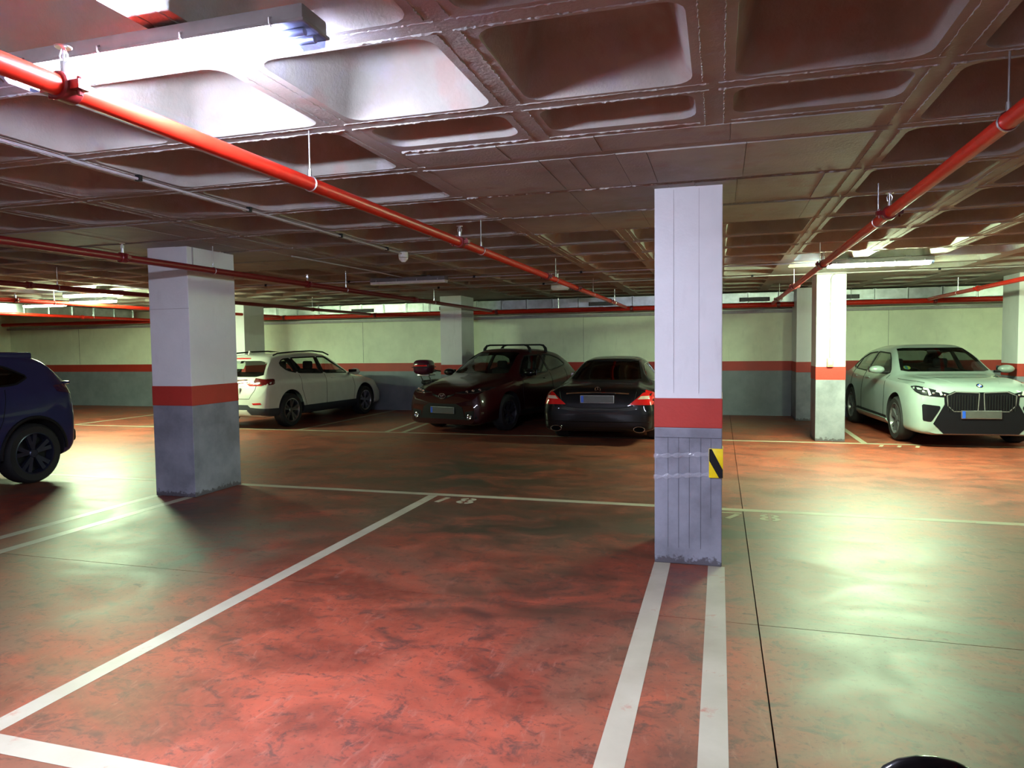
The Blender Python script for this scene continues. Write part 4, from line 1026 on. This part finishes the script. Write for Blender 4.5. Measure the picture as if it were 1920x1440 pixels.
ro = seam(sk, [(-.50, .835), (-.3, .845), (0, .85), (.3, .845), (.50, .835)], '-y', car, 'chrome_strip', .011, MCRM, .010)
plate(car, sk, -.26, .26, .695, .805, '-y', blue='l')
seam(sk, [(-.62, .90), (-.56, .64), (-.3, .61), (.3, .61), (.56, .64), (.62, .90)], '-y', car)
seam(sk, [(-.84, .40), (0, .39), (.84, .40)], '-y', car, 'bumper_crease', .006, PBK, .003)
yz = sk.hit('-y', 0, .895)[0]
mb = MB(); mb.tube([(.042*cos(2*pi*k/28), 0, .042*sin(2*pi*k/28)) for k in range(28)], .0045, 6, closed=True)
o = mb.build('badge', MCRM, car, True); o.location = (0, yz.y-.010, .90)
for k in range(3):
    a = radians(90+120*k); MB().tube([(0, 0, 0), (.041*cos(a), 0, .041*sin(a))], [.007, .002], 6).build('badge_arm', MCRM, o)
ring_decal(sk, rg4, '-y', .02, .002, MBL, 'rear_window_frame', car)
for ax, sx in (('+x', 1), ('-x', -1)):
    for p in sg4: ring_decal(sk, [(a-h, b) for a, b in p], ax, .012, .003, MCRM, 'window_frame', car)
    seam(sk, [(1.5-h, .92), (1.62-h, .60), (1.9-h, .34), (2.28-h, .32), (2.29-h, .94)], ax, car)
mirror_pair(car, 3.3-h, .99, .84, PBK)
seatpair(car, 2.7-h, .52, .36, 1.10)
for sx in (1, -1):
    for s_ in (4.04, 1.19): wheel(car, sx*.80, s_-h, .335, RIML, 5, side=sx)

# ---------------------------------------------------------------- 5: dark navy coupe crossover at the left edge, tail towards the depth
T5 = [(0, .66, .60, .50, .50, .86, .94, .97), (.03, .80, .74, .64, .44, 1.02, 1.14, 1.18), (.08, .87, .82, .72, .36, 1.09, 1.22, 1.26), (.16, .90, .85, .72, .30, 1.12, 1.30, 1.36), (.34, .915, .87, .69, .26, 1.13, 1.46, 1.53), (.50, .92, .87, .66, .25, 1.12, 1.51, 1.59), (1.1, .92, .87, .64, .24, 1.08, 1.56, 1.635), (1.8, .92, .87, .61, .24, 1.05, 1.58, 1.665), (2.4, .92, .87, .61, .24, 1.03, 1.55, 1.64),
      (2.8, .92, .87, .65, .24, 1.03, 1.40, 1.48), (3.2, .92, .87, .71, .24, 1.02, 1.16, 1.22), (3.5, .92, .86, .74, .24, 1.0, 1.06, 1.11), (4.1, .91, .84, .68, .24, .94, .98, 1.03), (4.45, .86, .79, .60, .25, .84, .88, .92), (4.62, .76, .70, .50, .30, .70, .75, .78), (4.66, .66, .60, .44, .36, .64, .68, .70)]
sg5 = [rpoly([(.62, 1.30), (.80, 1.22), (1.75, 1.17), (1.75, 1.50), (1.2, 1.49), (.85, 1.42)], .1, 1), rpoly([(1.82, 1.16), (3.05, 1.13), (2.7, 1.36), (2.5, 1.47), (1.82, 1.50)], .06, 1)]
rg5 = rpoly([(-.58, 1.32), (.58, 1.32), (.52, 1.50), (-.52, 1.50)], .1, 1)
car, sk, L = make_car('navy_crossover_car', 'dark navy car cut by the left picture edge, its tail and one wheel showing', T5, PNV, (-8.93, 4.88, 0), pi, (3.46, .68, .82, .37), (.6, 3.3), sg5, None, rg5, glass=MGLD)
h = L/2
for ax, sx in (('+x', 1), ('-x', -1)):
    for p in sg5: ring_decal(sk, [(a-h, b) for a, b in p], ax, .02, .002, MBL, 'window_frame', car)
    seam(sk, [(.95-h, 1.16), (1.05-h, .80), (1.25-h, .40), (1.78-h, .36), (1.79-h, 1.15)], ax, car)
    tl = [(.03-h, 1.20), (.34-h, 1.18), (.30-h, 1.10), (.05-h, 1.06)]
    decal(sk, rpoly(tl, .12, 1), ax, .006, plain('smoked_lens', (.05, .02, .06), .1, 0, 1.), 'tail_lamp', car, .04, .015)
    decal(sk, [(.03-h, .62), (.10-h, 1.0), (.03-h, 1.0)], ax, .004, MCLR, 'bumper_corner_trim', car, .04)
    pts = [(sx*(.922+.012), .66-h+.43*cos(radians(a)), .377+.43*sin(radians(a))) for a in range(-5, 186, 8)]
    pts = [(sx*(abs(sk.hit(ax, p[1], p[2])[0].x)+.004), p[1], p[2]) for p in pts]
    MB().tube(pts, .022, 8).build('arch_cladding', MBL, car, True)
MB().rbox(-.64, .64, .42-h, .95-h, 1.50, 1.605, .03).build('roof_spoiler', PNV, car, True)
MB().rbox(-.76, .76, -.07-h, .14-h, .42, .60, .05, seg=3).build('bumper_step', MBL, car, True)
MB().rbox(-.80, .80, .035-h, .14-h, 1.185, 1.225, .018).build('tail_spoiler', PNV, car, True)
for sx in (1, -1):
    for s_ in (3.46, .66): wheel(car, sx*.80, s_-h, .365, plain('dark_alloy', (.045, .05, .09), .25, .6), 5, style='y', side=sx)

# ---------------------------------------------------------------- scooters
def scooter(label, loc, rz, body, case=True, mir=(.36, 1.18, .0), mr=1.15):
    t = thing('scooter', label, 'scooter', loc, rz)
    def fr(n, m, mb, sm=True): return mb.build(n, m, t, sm)
    for y, nm in ((-.62, 'wheel'), (.68, 'wheel')):
        mb = MB(); mb.lathe([(.15, -.05), (.22, -.055), (.25, -.03), (.255, 0), (.25, .03), (.22, .055), (.15, .05)], (0, 0, 0), 'x', 28, caps=False)
        w_ = mb.build('wheel', MRUB, t, True); w_.location = (0, y, .255)
        mb = MB(); mb.lathe([(.155, -.045), (.14, -.03), (.04, -.03), (.04, .03), (.14, .03), (.155, .045)], (0, 0, 0), 'x', 28, caps=False); mb.build('rim', RIMD, w_, True)
    mb = MB()
    rs = [(-.86, .06, .70, .80), (-.70, .15, .52, .82), (-.40, .18, .36, .80), (-.05, .19, .30, .74), (.02, .18, .24, .40), (.25, .19, .22, .34), (.34, .20, .24, .42)]
    rings = []
    for y, w_, z0, z1 in rs: rings.append([(w_*cos(2*pi*k/16), y, (z0+z1)/2+(z1-z0)/2*sin(2*pi*k/16)) for k in range(16)])
    mb.add([v for r in rings for v in r], [(i*16+k, i*16+(k+1) % 16, (i+1)*16+(k+1) % 16, (i+1)*16+k) for i in range(len(rs)-1) for k in range(16)]+[tuple(range(16)), tuple(range(6*16, 7*16))])
    fr('body_shell', body, mb)
    mb = MB(); rs = [(.30, .20, .22, .34), (.38, .23, .30, .74), (.46, .21, .40, .92), (.56, .12, .46, .98), (.66, .04, .56, .80)]; rings = []
    for y, w_, z0, z1 in rs: rings.append([(w_*cos(2*pi*k/16), y, (z0+z1)/2+(z1-z0)/2*sin(2*pi*k/16)) for k in range(16)])
    mb.add([v for r in rings for v in r], [(i*16+k, i*16+(k+1) % 16, (i+1)*16+(k+1) % 16, (i+1)*16+k) for i in range(4) for k in range(16)]+[tuple(range(16)), tuple(range(4*16, 5*16))])
    fr('leg_shield', body, mb)
    mb = MB(); mb.rbox(-.16, .16, -.74, .0, .77, .86, .035, seg=3); fr('seat', MBL, mb)
    mb = MB(); mb.tube([(0, .66, .26), (0, .60, .5), (0, .45, .98)], .028, 10); fr('fork', MBL, mb)
    mb = MB(); mb.tube([(-.34, .26, 1.02), (-.20, .34, 1.04), (0, .42, 1.0), (.20, .34, 1.04), (.34, .26, 1.02)], .016, 10); hb = fr('handlebar', MBL, mb)
    for s_ in (-1, 1):
        MB().tube([(s_*.23, .325, 1.037), (s_*.36, .25, 1.018)], .022, 10).build('grip', MRUB, hb, True)
        mx, mz, my = mir
        o = MB().tube([(s_*.20, .34, 1.04), (s_*(mx-.06), .36+my, mz-.10), (s_*mx, .35+my, mz-.03)], .007, 8).build('mirror_stem', MBL, t, True)
        mm = MB(); mm.sph((0, 0, 0), (.066*mr, .022, .050*mr), 20); q = mm.build('rear_view_mirror', PBK, t, True); q.location = (s_*mx, .35+my, mz)
        mm = MB(); mm.sph((0, -.012, 0), (.058*mr, .014, .042*mr), 20); mm.build('mirror_glass', MCRM, q, True)
    if case:
        mb = MB(); mb.sph((0, 0, 0), (.22, .20, .17), 24)
        for i, v in enumerate(mb.v):   # squarer top box with rounded corners
            x, y, z = (c/r for c, r in zip(v, (.22, .20, .17))); k = (abs(x)**4+abs(y)**4+abs(z)**4)**.25
            mb.v[i] = (x/k*.215, y/k*.19, z/k*.165)
        cs = mb.build('top_case', carpaint('top_case_paint', (.05, .006, .02)), t, True, 60); cs.location = (0, -.92, 1.165)
        MB().rbox(-.216, .216, -.192, .19, -.012, .006, .006).build('case_seam', MBL, cs, True)
        MB().rbox(-.16, .16, -.200, -.186, .02, .05, .006).build('case_reflector', MRED, cs, True)
        mb = MB(); mb.rbox(-.14, .14, -.98, -.60, .97, 1.0, .01); mb.tube([(-.1, -.74, .83), (-.1, -.9, .98)], .012, 8); mb.tube([(.1, -.74, .83), (.1, -.9, .98)], .012, 8); fr('luggage_rack', MST, mb)
    mb = MB(); mb.tube([(.05, -.3, .28), (.12, -.5, .3), (.13, -.85, .36)], [.03, .04, .045], 12); fr('exhaust', MBL, mb)
    return t
scooter('dark scooter with a round top case peeping out behind the maroon car', (-6.33, 15.42, 0), 0, PBK)
scooter('black scooter beside the camera, only its mirror rim showing at the bottom right', (.47, .35, 0), 0, PBK, case=False, mir=(.252, 1.118, .11), mr=.95)
